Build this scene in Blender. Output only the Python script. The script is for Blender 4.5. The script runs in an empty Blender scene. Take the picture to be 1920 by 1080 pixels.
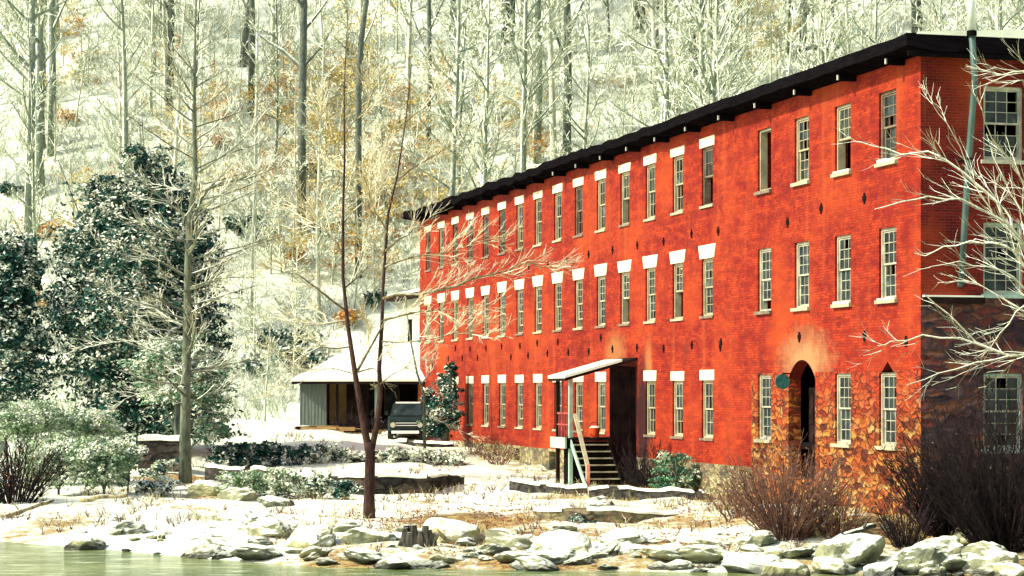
import bpy, math, random
from mathutils import Vector, Matrix, noise as mn
R = math.radians
sc = bpy.context.scene
# ---------------------------------------------------------------- camera
F = 4250.0; CX = 960.0; HY = 733.0; CZ = 4.2          # focal length and horizon in pixels of the 1920 frame, eye height
cam_d = bpy.data.cameras.new("camera"); cam = bpy.data.objects.new("camera", cam_d)
sc.collection.objects.link(cam)
cam_d.sensor_width = 36; cam_d.lens = 36*F/1920; cam_d.shift_y = (HY-540)/1920
cam.location = (0, 0, CZ); cam.rotation_euler = (R(90), 0, 0)
cam_d.clip_start = 1; cam_d.clip_end = 2000
sc.camera = cam
# ---------------------------------------------------------------- light
SUN_EL, SUN_AZ = 39, 250        # azimuth clockwise from +Y
w = bpy.data.worlds.new("World"); sc.world = w; w.use_nodes = True
nt = w.node_tree; sky = nt.nodes.new("ShaderNodeTexSky"); sky.sky_type = 'NISHITA'; sky.sun_disc = False
sky.sun_elevation = R(SUN_EL); sky.sun_rotation = R(SUN_AZ); sky.dust_density = 3.0; sky.air_density = 1.0; sky.ozone_density = .6
nt.links.new(sky.outputs[0], nt.nodes["Background"].inputs[0]); nt.nodes["Background"].inputs[1].default_value = 0.15
sd = bpy.data.lights.new("sun", 'SUN'); sun = bpy.data.objects.new("sun", sd); sc.collection.objects.link(sun)
sd.energy = 4.3; sd.angle = R(2.0); sd.color = (1.0, .95, .76)
sv = Vector((math.sin(R(SUN_AZ))*math.cos(R(SUN_EL)), math.cos(R(SUN_AZ))*math.cos(R(SUN_EL)), math.sin(R(SUN_EL))))
sun.rotation_euler = sv.to_track_quat('Z', 'Y').to_euler()
sc.view_settings.view_transform = 'Standard'; sc.view_settings.look = 'None'
sc.view_settings.exposure = 0.62; sc.view_settings.gamma = 1.0
sc.cycles.max_bounces = 5; sc.cycles.diffuse_bounces = 3; sc.cycles.glossy_bounces = 2; sc.cycles.volume_bounces = 0
sc.cycles.use_adaptive_sampling = True

# ---------------------------------------------------------------- helpers
def sm(a, b, x):
    t = max(0., min(1., (x-a)/(b-a))); return t*t*(3-2*t)
def P(x, y, Z): return Vector(((x-CX)/F*Z, Z, CZ+(HY-y)/F*Z))
def lerp_tab(tab, x):
    if x <= tab[0][0]: return tab[0][1]
    for (a, va), (b, vb) in zip(tab, tab[1:]):
        if x <= b: return va+(vb-va)*(x-a)/(b-a)
    return tab[-1][1]
CORN = Vector((10.70, 59.34, 0)); D = Vector((-.257, .966, 0)).normalized(); N = Vector((.966, .257, 0)).normalized()
def uv_of(X, Y):
    r = Vector((X-CORN.x, Y-CORN.y, 0)); return r.dot(D), r.dot(N)
SHORE = [(-250, 75), (-20, 65.5), (-14.5, 63.6), (-11, 60.5), (-8, 57.3), (-4.6, 54.2), (0, 53.4), (6.7, 52.4), (12, 51.2), (30, 47), (250, 20)]
PROF = [(-6, -.9), (0, 0.03), (1.2, .22), (4, .38), (9, .5), (20, .6), (25, .8), (32, 1.0), (42, 1.75), (54, 2.3), (66, 2.7), (500, 3)]
def ground(X, Y, fine=True):
    s = Y-lerp_tab(SHORE, X)
    # depth behind the shore measured so that the yard levels lie parallel to the river on the left and follow the mill on the right
    yy = s*lerp_tab([(0, 1), (60, 1)], 0)
    Yl = Y-58.5
    k = sm(2, 14, s)
    z = lerp_tab(PROF, s)*(1-k)+lerp_tab(PROF, Yl)*k
    u, v = uv_of(X, Y)
    zf = lerp_tab([(-30, .9), (0, .9), (25, .72), (38, 1.0), (50, 1.6), (62, 2.2), (100, 2.6)], u)
    kf = sm(-7, -1.5, v)*sm(3, 7, s)
    if v > 40: kf = 1
    z = z*(1-kf)+zf*kf
    # the wooded hill
    a = v-18.0; b = Y-127.0+.04*X
    d = max(a, b)+3*math.exp(-abs(a-b)/6)*.5
    if d > -6:
        h = .62*(math.sqrt((d*.5)**2+4)+d*.5)
        z += h*sm(-6, 2, d)
        z += sm(0, 20, d)*1.6*mn.noise(Vector((X/17, Y/13, 3)))
    if fine and s > 0:
        z += (.15*mn.noise(Vector((X/2.1, Y/2.6, 0)))+.09*mn.noise(Vector((X/.7, Y/.9, 5))))*sm(0, 2, s)*(1-.5*sm(60, 70, s))
    if Y < -4: z = max(z, -.9+3.2*sm(-4, -20, Y)) if False else z+2.6*sm(4, 20, -Y)
    return z
def hit(x, y, z0=45, z1=260):
    """where the line of sight through a pixel meets the ground"""
    Z = z0; prev = None
    while Z < z1:
        p = P(x, y, Z)
        if p.z <= ground(p.x, p.y, False): return Vector((p.x, p.y, ground(p.x, p.y)))
        Z += .25
    return P(x, y, z1)
def at(x, Z, dz=0):
    X = (x-CX)/F*Z; return Vector((X, Z, ground(X, Z)+dz))
def tag(o, label, cat, group=None, kind=None):
    if label: o["label"] = label
    if cat: o["category"] = cat
    if group: o["group"] = group
    if kind: o["kind"] = kind
    return o
def empty(name, loc, label=None, cat=None, group=None):
    o = bpy.data.objects.new(name, None); sc.collection.objects.link(o); o.location = loc
    o.empty_display_size = .3
    return tag(o, label, cat, group)
class MB:
    def __init__(s): s.v = []; s.f = []; s.uv = []; s.mi = []
    def quad(s, a, b, c, d, uv=None, m=0):
        i = len(s.v); s.v += [a, b, c, d]; s.f.append((i, i+1, i+2, i+3)); s.uv += uv or [(0, 0), (1, 0), (1, 1), (0, 1)]; s.mi.append(m)
    def tri(s, a, b, c, m=0):
        i = len(s.v); s.v += [a, b, c]; s.f.append((i, i+1, i+2)); s.uv += [(0, 0), (1, 0), (0, 1)]; s.mi.append(m)
    def obox(s, o, ax, ay, az, m=0):
        """box with corner o and edge vectors ax, ay, az"""
        o = Vector(o); ax = Vector(ax); ay = Vector(ay); az = Vector(az)
        p = [o, o+ax, o+ax+ay, o+ay, o+az, o+ax+az, o+ax+ay+az, o+ay+az]; i = len(s.v); s.v += p
        flip = ax.cross(ay).dot(az) < 0
        for q in ((0, 3, 2, 1), (4, 5, 6, 7), (0, 1, 5, 4), (1, 2, 6, 5), (2, 3, 7, 6), (3, 0, 4, 7)):
            if flip: q = q[::-1]
            s.f.append(tuple(i+k for k in q)); s.mi.append(m)
            L = ax.length; W = ay.length; H = az.length
            s.uv += [(0, 0), (max(L, W), 0), (max(L, W), H), (0, H)]
    def box(s, x0, x1, y0, y1, z0, z1, m=0):
        s.obox((x0, y0, z0), (x1-x0, 0, 0), (0, y1-y0, 0), (0, 0, z1-z0), m)
    def tube(s, pts, rads, n=5, m=0, cap=True):
        pts = [Vector(p) for p in pts]; base = len(s.v)
        t0 = (pts[1]-pts[0]).normalized(); a = t0.orthogonal().normalized()
        for k, p in enumerate(pts):
            t = (pts[min(k+1, len(pts)-1)]-pts[max(k-1, 0)])
            t = t.normalized() if t.length > 1e-9 else t0
            a = (a-t*a.dot(t)); a = a.normalized() if a.length > 1e-6 else t.orthogonal().normalized()
            b = t.cross(a)
            for j in range(n):
                an = 2*math.pi*j/n; s.v.append(p+(a*math.cos(an)+b*math.sin(an))*rads[k])
        for k in range(len(pts)-1):
            for j in range(n):
                j2 = (j+1) % n; q = base+k*n
                s.f.append((q+j, q+j2, q+n+j2, q+n+j)); s.mi.append(m)
                s.uv += [(j/n, k), ((j+1)/n, k), ((j+1)/n, k+1), (j/n, k+1)]
        if cap:
            s.f.append(tuple(base+j for j in range(n))[::-1]); s.mi.append(m); s.uv += [(0, 0)]*n
            q = base+(len(pts)-1)*n
            s.f.append(tuple(q+j for j in range(n))); s.mi.append(m); s.uv += [(0, 0)]*n
    def build(s, name, mats, parent=None, loc=None, smooth=False):
        me = bpy.data.meshes.new(name)
        off = Vector(loc) if loc is not None else (parent_world(parent) if parent else Vector((0, 0, 0)))
        me.from_pydata([tuple(Vector(v)-off) for v in s.v], [], s.f)
        if not isinstance(mats, (list, tuple)): mats = [mats]
        for m in mats: me.materials.append(m)
        if len(mats) > 1: me.polygons.foreach_set("material_index", s.mi)
        if len(s.uv) == len(me.loops):
            ul = me.uv_layers.new(name="UVMap"); fl = []
            for q in s.uv: fl += [q[0], q[1]]
            ul.data.foreach_set("uv", fl)
        if smooth: me.polygons.foreach_set("use_smooth", [True]*len(me.polygons))
        me.update()
        o = bpy.data.objects.new(name, me); sc.collection.objects.link(o)
        if parent: o.parent = parent
        if loc is not None: o.location = off if not parent else off-parent_world(parent)
        return o
def parent_world(o):
    v = Vector((0, 0, 0))
    while o: v += o.location; o = o.parent
    return v

# ---------------------------------------------------------------- materials
def col(c): return (c[0], c[1], c[2], 1)
class NB:
    def __init__(s, name, rough=.8, spec=.3):
        s.m = bpy.data.materials.new(name); s.m.use_nodes = True; s.t = s.m.node_tree
        s.b = s.t.nodes["Principled BSDF"]; s.b.inputs["Roughness"].default_value = rough
        s.b.inputs["Specular IOR Level"].default_value = spec
        s.tc = s.t.nodes.new("ShaderNodeTexCoord")
    def link(s, a, b): s.t.links.new(a, b)
    def noise(s, scale, vec="Object", detail=3, dist=0, stretch=None, rough=.55):
        n = s.t.nodes.new("ShaderNodeTexNoise"); n.inputs["Scale"].default_value = scale; n.inputs["Detail"].default_value = detail
        n.inputs["Distortion"].default_value = dist; n.inputs["Roughness"].default_value = rough
        src = s.tc.outputs[vec] if isinstance(vec, str) else vec
        if stretch:
            mp = s.t.nodes.new("ShaderNodeMapping"); mp.inputs["Scale"].default_value = stretch; s.link(src, mp.inputs[0]); src = mp.outputs[0]
        s.link(src, n.inputs["Vector"]); return n.outputs["Fac"]
    def warp(s, vec):
        n = s.t.nodes.new('ShaderNodeTexNoise'); n.inputs['Scale'].default_value = 2.6; n.inputs['Detail'].default_value = 3; s.link(vec, n.inputs['Vector']); return n.outputs['Color']
    def ramp(s, fac, stops):
        r = s.t.nodes.new("ShaderNodeValToRGB"); e = r.color_ramp.elements
        while len(e) < len(stops): e.new(.5)
        for i, (p, c) in enumerate(stops): e[i].position = p; e[i].color = col(c) if not isinstance(c, (int, float)) else (c, c, c, 1)
        s.link(fac, r.inputs[0]); return r.outputs[0]
    def mix(s, fac, a, b, mode='MIX'):
        n = s.t.nodes.new("ShaderNodeMix"); n.data_type = 'RGBA'; n.blend_type = mode
        for sock, v in ((n.inputs[0], fac), (n.inputs[6], a), (n.inputs[7], b)):
            if isinstance(v, (int, float)): sock.default_value = v
            elif isinstance(v, tuple): sock.default_value = col(v)
            else: s.link(v, sock)
        return n.outputs[2]
    def math(s, op, a, b=0., c=None):
        n = s.t.nodes.new("ShaderNodeMath"); n.operation = op
        for k, v in enumerate((a, b) if c is None else (a, b, c)):
            if isinstance(v, (int, float)): n.inputs[k].default_value = v
            else: s.link(v, n.inputs[k])
        return n.outputs[0]
    def normz(s):
        g = s.t.nodes.new("ShaderNodeNewGeometry"); x = s.t.nodes.new("ShaderNodeSeparateXYZ"); s.link(g.outputs["True Normal"], x.inputs[0]); return x.outputs
    def bump(s, h, strength=.3, dist=.05):
        b = s.t.nodes.new("ShaderNodeBump"); b.inputs["Strength"].default_value = strength; b.inputs["Distance"].default_value = dist
        s.link(h, b.inputs["Height"]); s.link(b.outputs[0], s.b.inputs["Normal"])
    def done(s, c):
        if isinstance(c, tuple): s.b.inputs["Base Color"].default_value = col(c)
        else: s.link(c, s.b.inputs["Base Color"])
        return s.m
SNOW = (.80, .84, .68)
def bark(name, c1, c2, snow_lo=.15, snow_hi=.55, side=0.0, scale=3., snowc=SNOW):
    """bark with snow lying on every upward face, and plastered on the windward side where side > 0"""
    b = NB(name, .9, .1); n = b.noise(scale, stretch=(1, 1, .25), detail=4)
    fn = b.noise(scale*4, stretch=(1, 1, .35), detail=3)
    c = b.ramp(b.mix(.5, n, fn), [(.38, c1), (.62, c2)])
    b.bump(fn, .6, .04)
    o = b.normz(); nn = b.noise(4.5, detail=2)
    f = b.math('ADD', o[2], b.math('MULTIPLY', b.math('SUBTRACT', nn, .5), .9))
    if side: f = b.math('ADD', f, b.math('MULTIPLY', b.math('SUBTRACT', 0, o[0]), side))
    f = b.ramp(f, [(max(0, snow_lo), 0.), (snow_hi, 1.)])
    return b.done(b.mix(f, c, snowc))
def leafmat(name, c1, c2, snow=.5, hi=.35, snowc=SNOW):
    """leaf colour varied leaf by leaf; snow lies on the leaves that face up"""
    b = NB(name, .6, .15); n = b.noise(1.1, detail=2); n2 = b.noise(9, detail=1)
    c = b.ramp(b.mix(.5, n, n2), [(.38, c1), (.62, c2)])
    o = b.normz(); s2 = b.noise(1.3, detail=3)
    f = b.math('ADD', b.math('ABSOLUTE', o[2]), b.math('MULTIPLY', b.math('SUBTRACT', s2, .5), 3.2))
    f = b.ramp(f, [(snow, 0.), (min(1, snow+hi), 1.)])
    return b.done(b.mix(f, c, snowc))
def plain(name, c, rough=.7, var=.25, scale=3., spec=.3, metal=0, stretch=None):
    b = NB(name, rough, spec); n = b.noise(scale, detail=4, stretch=stretch)
    b.b.inputs["Metallic"].default_value = metal
    lo = tuple(x*(1-var) for x in c); hi = tuple(min(1, x*(1+var)) for x in c)
    return b.done(b.ramp(n, [(.3, lo), (.7, hi)]))

def m_snowground():
    b = NB("snow_ground", .75, .2)
    at_ = b.t.nodes.new("ShaderNodeAttribute"); at_.attribute_name = "litter"
    n = b.noise(1.3, detail=5, rough=.7); n2 = b.noise(5.5, detail=4, rough=.7); n3 = b.noise(.35, detail=3)
    snow = b.ramp(n3, [(.3, (.66, .73, .58)), (.7, (.78, .82, .66))])
    lit = b.ramp(n2, [(.32, (.035, .025, .015)), (.45, (.20, .085, .03)), (.56, (.42, .34, .13)), (.72, (.26, .27, .14))])
    f = b.math('ADD', b.math('MULTIPLY', n, .55), b.math('MULTIPLY', n2, .45))
    f = b.math('ADD', f, b.math('MULTIPLY', b.math('SUBTRACT', at_.outputs["Fac"], .5), .52))
    f = b.ramp(f, [(.50, 0.), (.60, 1.)])
    b.bump(b.math('ADD', n2, n), .5, .12)
    return b.done(b.mix(f, snow, lit))
def m_brick(name, c1, c2, mortar, stains=True, dark=0.):
    b = NB(name, .85, .15)
    bt = b.t.nodes.new("ShaderNodeTexBrick"); bt.inputs["Scale"].default_value = 1.0
    bt.inputs["Brick Width"].default_value = .23; bt.inputs["Row Height"].default_value = .078
    bt.inputs["Mortar Size"].default_value = .010; bt.inputs["Mortar Smooth"].default_value = .4; bt.inputs["Bias"].default_value = 0.
    uvn = b.tc.outputs["UV"]; b.link(uvn, bt.inputs["Vector"])
    big = b.noise(.23, uvn, 4); mid = b.noise(1.7, uvn, 4, rough=.65); st = b.noise(1.0, uvn, 4, stretch=(.6, 3.2, 1)); fine = b.noise(7, uvn, 3)
    vert = b.noise(1.0, uvn, 3, stretch=(1.6, .12, 1))
    ca = b.ramp(b.mix(.5, mid, st), [(.40, c1), (.58, c2)])
    ca = b.mix(b.ramp(b.noise(1.0, uvn, 4, stretch=(1.2, 5, 1), rough=.8), [(.50, 0.), (.66, .7)]), ca, tuple(x*.45 for x in c1))
    cb = b.mix(b.ramp(fine, [(.35, .25), (.6, .85)]), ca, tuple(x*.6 for x in c1))
    b.link(ca, bt.inputs["Color1"]); b.link(cb, bt.inputs["Color2"]); bt.inputs["Mortar"].default_value = col(mortar)
    c = bt.outputs["Color"]
    # washed out, orange patches where the old paint has faded
    c = b.mix(b.ramp(big, [(.48, 0.), (.75, .6)]), c, (.46, .070, .012))
    c = b.mix(b.ramp(vert, [(.56, 0.), (.8, .35)]), c, (.42, .10, .03))
    c = b.mix(b.ramp(b.noise(.9, uvn, 4, stretch=(.5, 1.2, 1), rough=.7), [(.62, 0.), (.78, .5)]), c, (.13, .012, .006))
    if stains:
        sep = b.t.nodes.new("ShaderNodeSeparateXYZ"); b.link(uvn, sep.inputs[0])
        def blob(u0, z0, ru, rz, edge, amp, color, cc, na=1.3):
            a = b.math('POWER', b.math('DIVIDE', b.math('SUBTRACT', sep.outputs[0], u0), ru), 2)
            e = b.math('POWER', b.math('DIVIDE', b.math('SUBTRACT', sep.outputs[1], z0), rz), 2)
            r = b.math('ADD', b.math('SQRT', b.math('ADD', a, e)), b.math('MULTIPLY', b.math('SUBTRACT', b.noise(1.9, uvn, 5, rough=.75), .5), na))
            f = b.math('MULTIPLY', b.ramp(r, [(edge, 1.), (1., 0.)]), amp)
            return b.mix(f, cc, color)
        c = blob(7.9, 5.15, 2.5, 1.05, .2, .8, (.36, .21, .09), c)     # bare plaster over the arched door
        low = b.ramp(b.math('ADD', b.math('MULTIPLY', sep.outputs[1], .3), b.math('MULTIPLY', b.noise(.8, uvn, 4, rough=.7), .9)), [(.95, .7), (1.15, 0.)])
        c = b.mix(low, c, (.12, .012, .010))
        c = b.mix(b.ramp(b.noise(2.6, uvn, 3, rough=.8), [(.68, 0.), (.74, .8)]), c, (.03, .008, .008))
        c = blob(8.0, 5.9, .7, .35, .3, .6, (.20, .06, .03), c)
        c = blob(23.2, 3.2, 1.3, 2.6, .45, .95, (.025, .010, .012), c)   # dark patch beside the porch
        c = blob(26.6, 5.7, 1.6, .9, .3, .6, (.36, .16, .05), c)
        c = blob(22.6, 5.0, .5, 1.3, .3, .5, (.44, .20, .07), c)
        c = blob(37.6, 8.6, .5, .7, .3, .6, (.50, .26, .07), c)
        c = blob(18.5, 5.6, .3, .5, .3, .6, (.10, .02, .012), c)
    b.bump(bt.outputs["Fac"], .25, .01)
    b.b.inputs["Normal"].links and None
    return b.done(c)
def m_stone(name, cols, mortar, sc_=2.2, worn=False):
    b = NB(name, .9, .12); uvn = b.tc.outputs["UV"]
    mp = b.t.nodes.new("ShaderNodeMapping"); mp.inputs["Scale"].default_value = (1.0*sc_, 2.7*sc_, 1)
    ad = b.mix(.30, uvn, b.warp(uvn))
    b.link(ad, mp.inputs[0])
    v = b.t.nodes.new("ShaderNodeTexVoronoi"); v.inputs["Scale"].default_value = 1; b.link(mp.outputs[0], v.inputs["Vector"])
    e = b.t.nodes.new("ShaderNodeTexVoronoi"); e.feature = 'DISTANCE_TO_EDGE'; e.inputs["Scale"].default_value = 1; b.link(mp.outputs[0], e.inputs["Vector"])
    sx = b.t.nodes.new("ShaderNodeSeparateXYZ"); b.link(v.outputs["Color"], sx.inputs[0])
    k = len(cols); c = b.ramp(sx.outputs[0], [(i/(k-1)*.9+.05, cc) for i, cc in enumerate(cols)])
    c = b.mix(b.ramp(b.noise(5, uvn, 4, rough=.7), [(.50, .0), (.66, .9)]), c, tuple(x*.5 for x in cols[0]))
    c = b.mix(b.ramp(b.noise(3.1, uvn, 4, stretch=(.6, 1.6, 1), rough=.75), [(.54, 0.), (.72, .6)]), c, cols[3])
    f = b.math('MULTIPLY', b.ramp(e.outputs["Distance"], [(.02, 1.), (.15, 0.)]), b.ramp(b.noise(1.7, uvn, 3), [(.35, .25), (.6, 1.)]))
    if worn:
        sep = b.t.nodes.new("ShaderNodeSeparateXYZ"); b.link(uvn, sep.inputs[0])
        g = b.math('ADD', b.math('MULTIPLY', sep.outputs[1], .28), b.math('MULTIPLY', b.noise(1.1, uvn, 4, rough=.7), 1.1))
        c = b.mix(b.ramp(g, [(1.45, 0.), (1.80, .8)]) if False else b.ramp(b.math('MULTIPLY', g, .5), [(.72, 0.), (.92, .9)]), c, (.34, .035, .012))
    c = b.mix(f, c, mortar); b.bump(e.outputs["Distance"], .8, .12)
    return b.done(c)
def m_water():
    b = NB("river_water", .12, .5); n = b.noise(1.0, "Object", 5, stretch=(.9, 2.6, 1), rough=.65); n2 = b.noise(.25, "Object", 3, stretch=(.5, 1.5, 1))
    c = b.ramp(n2, [(.35, (.10, .16, .04)), (.65, (.26, .32, .12))])
    c = b.mix(b.ramp(n, [(.52, 0.), (.62, .85)]), c, (.62, .68, .46))
    b.bump(n, .6, .12); return b.done(c)
def m_rock():
    b = NB("river_rock", .85, .25); n = b.noise(1.4, detail=5, rough=.65); n2 = b.noise(.5, detail=2)
    oi = b.t.nodes.new("ShaderNodeObjectInfo")
    c = b.ramp(n, [(.3, (.035, .045, .035)), (.5, (.13, .15, .10)), (.72, (.36, .37, .22))])
    c = b.mix(b.ramp(oi.outputs["Random"], [(.3, 0.), (.95, .6)]), c, (.50, .48, .24))
    o = b.normz(); f = b.math('ADD', o[2], b.math('MULTIPLY', b.math('SUBTRACT', b.noise(1.1, detail=4), .5), 1.1))
    gp = b.t.nodes.new("ShaderNodeNewGeometry"); sz = b.t.nodes.new("ShaderNodeSeparateXYZ"); b.link(gp.outputs["Position"], sz.inputs[0])
    low_dark = b.ramp(b.math('ADD', sz.outputs[2], b.math('MULTIPLY', b.noise(2.5), .25)), [(.22, .85), (.34, 0.)])  # rock turns darker towards the bottom, edge broken by noise
    c = b.mix(low_dark, c, (.018, .022, .018))
    c = b.mix(b.math('MULTIPLY', b.ramp(f, [(.60, 0.), (.80, 1.)]), b.math('SUBTRACT', 1, low_dark)), c, SNOW); b.bump(b.noise(4.5, detail=5, rough=.7), .8, .1)
    return b.done(c)
def m_deadglass():
    b = NB("old_glass", .3, .12); n = b.noise(1.6, detail=2)
    c = b.ramp(n, [(.4, (.012, .018, .02)), (.62, (.03, .045, .045)), (.80, (.16, .20, .17))]); b.bump(b.noise(2.2), .25, .05)
    return b.done(c)
MT = dict(
    ground=m_snowground(),
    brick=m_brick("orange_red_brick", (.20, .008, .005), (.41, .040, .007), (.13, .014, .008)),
    brick_end=m_brick("shaded_red_brick", (.10, .006, .005), (.21, .014, .009), (.12, .03, .02), stains=False),  # the end wall's shade is put into a darker brick colour
    stone=m_stone("ochre_fieldstone", [(.07, .018, .010), (.32, .065, .014), (.46, .19, .04), (.24, .04, .012), (.42, .25, .08)], (.035, .012, .010), 3.4, True),
    stone_dark=m_stone("dark_fieldstone", [(.03, .02, .025), (.15, .04, .03), (.06, .045, .05), (.20, .08, .04)], (.04, .03, .035)),  # dark stone, deepened further to carry the end wall's shade
    stone_found=m_stone("foundation_stone", [(.10, .10, .07), (.30, .26, .12), (.18, .12, .07), (.36, .32, .18)], (.07, .06, .05)),
    stone_wall=m_stone("retaining_stone", [(.02, .022, .022), (.07, .06, .05), (.035, .035, .035), (.11, .09, .06)], (.008, .008, .008), 1.6),
    snow=plain("lying_snow", SNOW, .7, .05, 2.),
    cream=plain("cream_paint", (.70, .64, .42), .75, .22, 1.6),
    frame=plain("cream_frame_paint", (.36, .33, .21), .6, .25, 3.),
    frame_w=plain("white_frame_paint", (.38, .38, .28), .7, .35, 3.),
    frame_d=plain("weathered_frame_wood", (.17, .13, .09), .8, .4, 4.),
    glass=m_deadglass(),
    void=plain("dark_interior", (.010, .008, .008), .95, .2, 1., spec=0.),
    tar=plain("tarred_eave_boards", (.006, .005, .006), .95, .4, 2., spec=0., stretch=(1, 1, 6)),
    rafter=plain("rafter_grey", (.42, .42, .36), .8, .3, 4.),
    wood_d=plain("dark_timber", (.018, .010, .009), .9, .6, 2.5, spec=.05),
    wood_r=plain("red_painted_wood", (.32, .05, .04), .7, .4, 2.5),
    wood_w=plain("white_painted_wood", (.36, .34, .22), .75, .25, 3.5),
    teal=plain("pale_teal_paint", (.30, .42, .34), .6, .3, 2.),
    pipe=plain("galvanised_pipe", (.06, .11, .095), .55, .35, 1.5, metal=.2),
    board=plain("grey_board_wall", (.12, .15, .13), .85, .35, 2., stretch=(9, 9, .3)),
    ochre=plain("ochre_plaster", (.24, .15, .055), .85, .35, 1.3),
    brickpil=plain("pillar_brick", (.52, .16, .05), .85, .3, 4.),
    truckg=plain("truck_green_paint", (.006, .018, .015), .5, .5, 2., spec=.25),
    chrome=plain("bumper_white", (.75, .76, .70), .35, .1, 3., spec=.6),
    black=plain("black_rubber", (.015, .015, .016), .8, .2, 3.),
    bucket=plain("orange_red_plastic", (.70, .09, .02), .4, .1, 2.),
    water=m_water(), rock=m_rock(),
    bark_hill=bark("hill_tree_bark", (.085, .12, .095), (.24, .28, .20), .2, .55, .5),  # hill bark and twigs kept paler, distance haze put into their colour
    bark_hill2=bark("pale_tree_bark", (.24, .27, .20), (.46, .47, .33), .15, .5, .6),
    bark_hill3=bark("dark_tree_bark", (.045, .06, .055), (.15, .17, .13), .3, .7, .25),
    twig_hill=bark("snowy_twigs", (.24, .29, .21), (.46, .50, .36), 0., .22, .4),
    bark_brown=bark("reddish_brown_bark", (.018, .011, .010), (.085, .045, .036), .55, .95, .0),
    bark_olive=bark("olive_limb_bark", (.07, .055, .03), (.26, .21, .11), .5, .9, .1),
    bark_grey=bark("lichen_grey_bark", (.06, .075, .055), (.19, .21, .14), .45, .85, .1),
    twig_gold=bark("golden_snowy_twigs", (.26, .21, .09), (.50, .45, .24), .10, .45, .2, snowc=(.88, .84, .60)),
    twig_white=bark("snow_laden_twigs", (.22, .22, .14), (.40, .38, .24), .0, .35, .35),
    ever=leafmat("dark_evergreen_leaf", (.004, .030, .025), (.014, .085, .062), .62, .25),
    ever_l=leafmat("hemlock_needles", (.035, .12, .07), (.13, .28, .14), .55, .35),
    shrub_g=leafmat("feathery_shrub_leaf", (.07, .16, .08), (.28, .38, .20), .58, .35),
    hedge=leafmat("hedge_leaf", (.008, .035, .026), (.03, .11, .07), .40, .22),
    orange=leafmat("withered_orange_leaf", (.42, .14, .03), (.62, .40, .10), .85, .3),
    yellow=leafmat("withered_yellow_leaf", (.50, .36, .10), (.62, .52, .22), .8, .3),
    twig_red=bark("wine_brown_twigs", (.04, .02, .02), (.17, .09, .06), .75, 1.0, 0),
    twig_dark=bark("dark_purple_twigs", (.004, .004, .005), (.026, .017, .017), .95, 1.0, 0),
    litter=plain("fallen_leaves", (.20, .075, .025), .8, .6, 1.2),
    grass=plain("dead_grass", (.46, .38, .14), .8, .4, 1.5),
    log=bark("driftwood", (.10, .08, .05), (.42, .36, .20), .7, .95, 0),
    stump=bark("rotten_stump", (.015, .015, .014), (.10, .09, .07), .6, .85, 0),
)

# ---------------------------------------------------------------- ground and river
def make_ground():
    xs = []; x = -26.0
    while x <= 26: xs.append(x); x += .32
    s = .5; x = xs[-1]
    while x < 260: s *= 1.13; x += s; xs.append(x); xs.insert(0, -x)
    ys = []; y = 50.0
    while y < 92: ys.append(y); y += .32
    while y < 200: ys.append(y); y += .9
    s = 1.
    while y < 430: s *= 1.1; y += s; ys.append(y)
    y = 50; s = .6
    while y > -70: s *= 1.15; y -= s; ys.insert(0, y)
    v = []; lit = []
    for Y in ys:
        for X in xs:
            z = ground(X, Y); v.append((X, Y, z))
            q = Y-lerp_tab(SHORE, X); px = X/max(Y, 1)*F+CX if Y > 5 else 0
            u_, v_ = uv_of(X, Y)
            l = .22
            if q < 26: l = .36+.46*mn.noise(Vector((X/3, Y/4, 6)))+.16*sm(13, 3, q)
            l += .32*math.exp(-((px-1010)/140)**2-((q-9)/5)**2)*(1 if q < 30 else 0)
            l += .28*math.exp(-((px-860)/150)**2-((q-11)/4)**2)
            l += .45*math.exp(-((px-330)/70)**2-((Y-86)/3)**2)
            l += .35*sm(-5, -1, v_)*(1 if q < 60 else 0)
            if px < 480 and q < 8: l -= .12
            if Y > 127 or v_ > 18: l = .36+.30*mn.noise(Vector((X/9, Y/9, 8)))+.25*mn.noise(Vector((X/2.5, Y/3, 1)))
            lit.append(max(0, min(1, l)))
    nx = len(xs); f = [(j*nx+i, j*nx+i+1, (j+1)*nx+i+1, (j+1)*nx+i) for j in range(len(ys)-1) for i in range(nx-1)]
    me = bpy.data.meshes.new("ground"); me.from_pydata(v, [], f); me.materials.append(MT['ground'])
    a = me.attributes.new("litter", 'FLOAT', 'POINT'); a.data.foreach_set("value", lit)
    me.polygons.foreach_set("use_smooth", [True]*len(me.polygons))
    o = bpy.data.objects.new("ground", me); sc.collection.objects.link(o); tag(o, "snow covered river bank, yard and steep wooded hillside", "ground", kind="structure")
make_ground()
b = MB(); b.quad(Vector((-260, -20, 0)), Vector((260, -20, 0)), Vector((260, 78, 0)), Vector((-260, 78, 0)))
tag(b.build("river", MT['water']), "greenish rippled river water along the rocky bank", "river", kind="structure")

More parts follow.
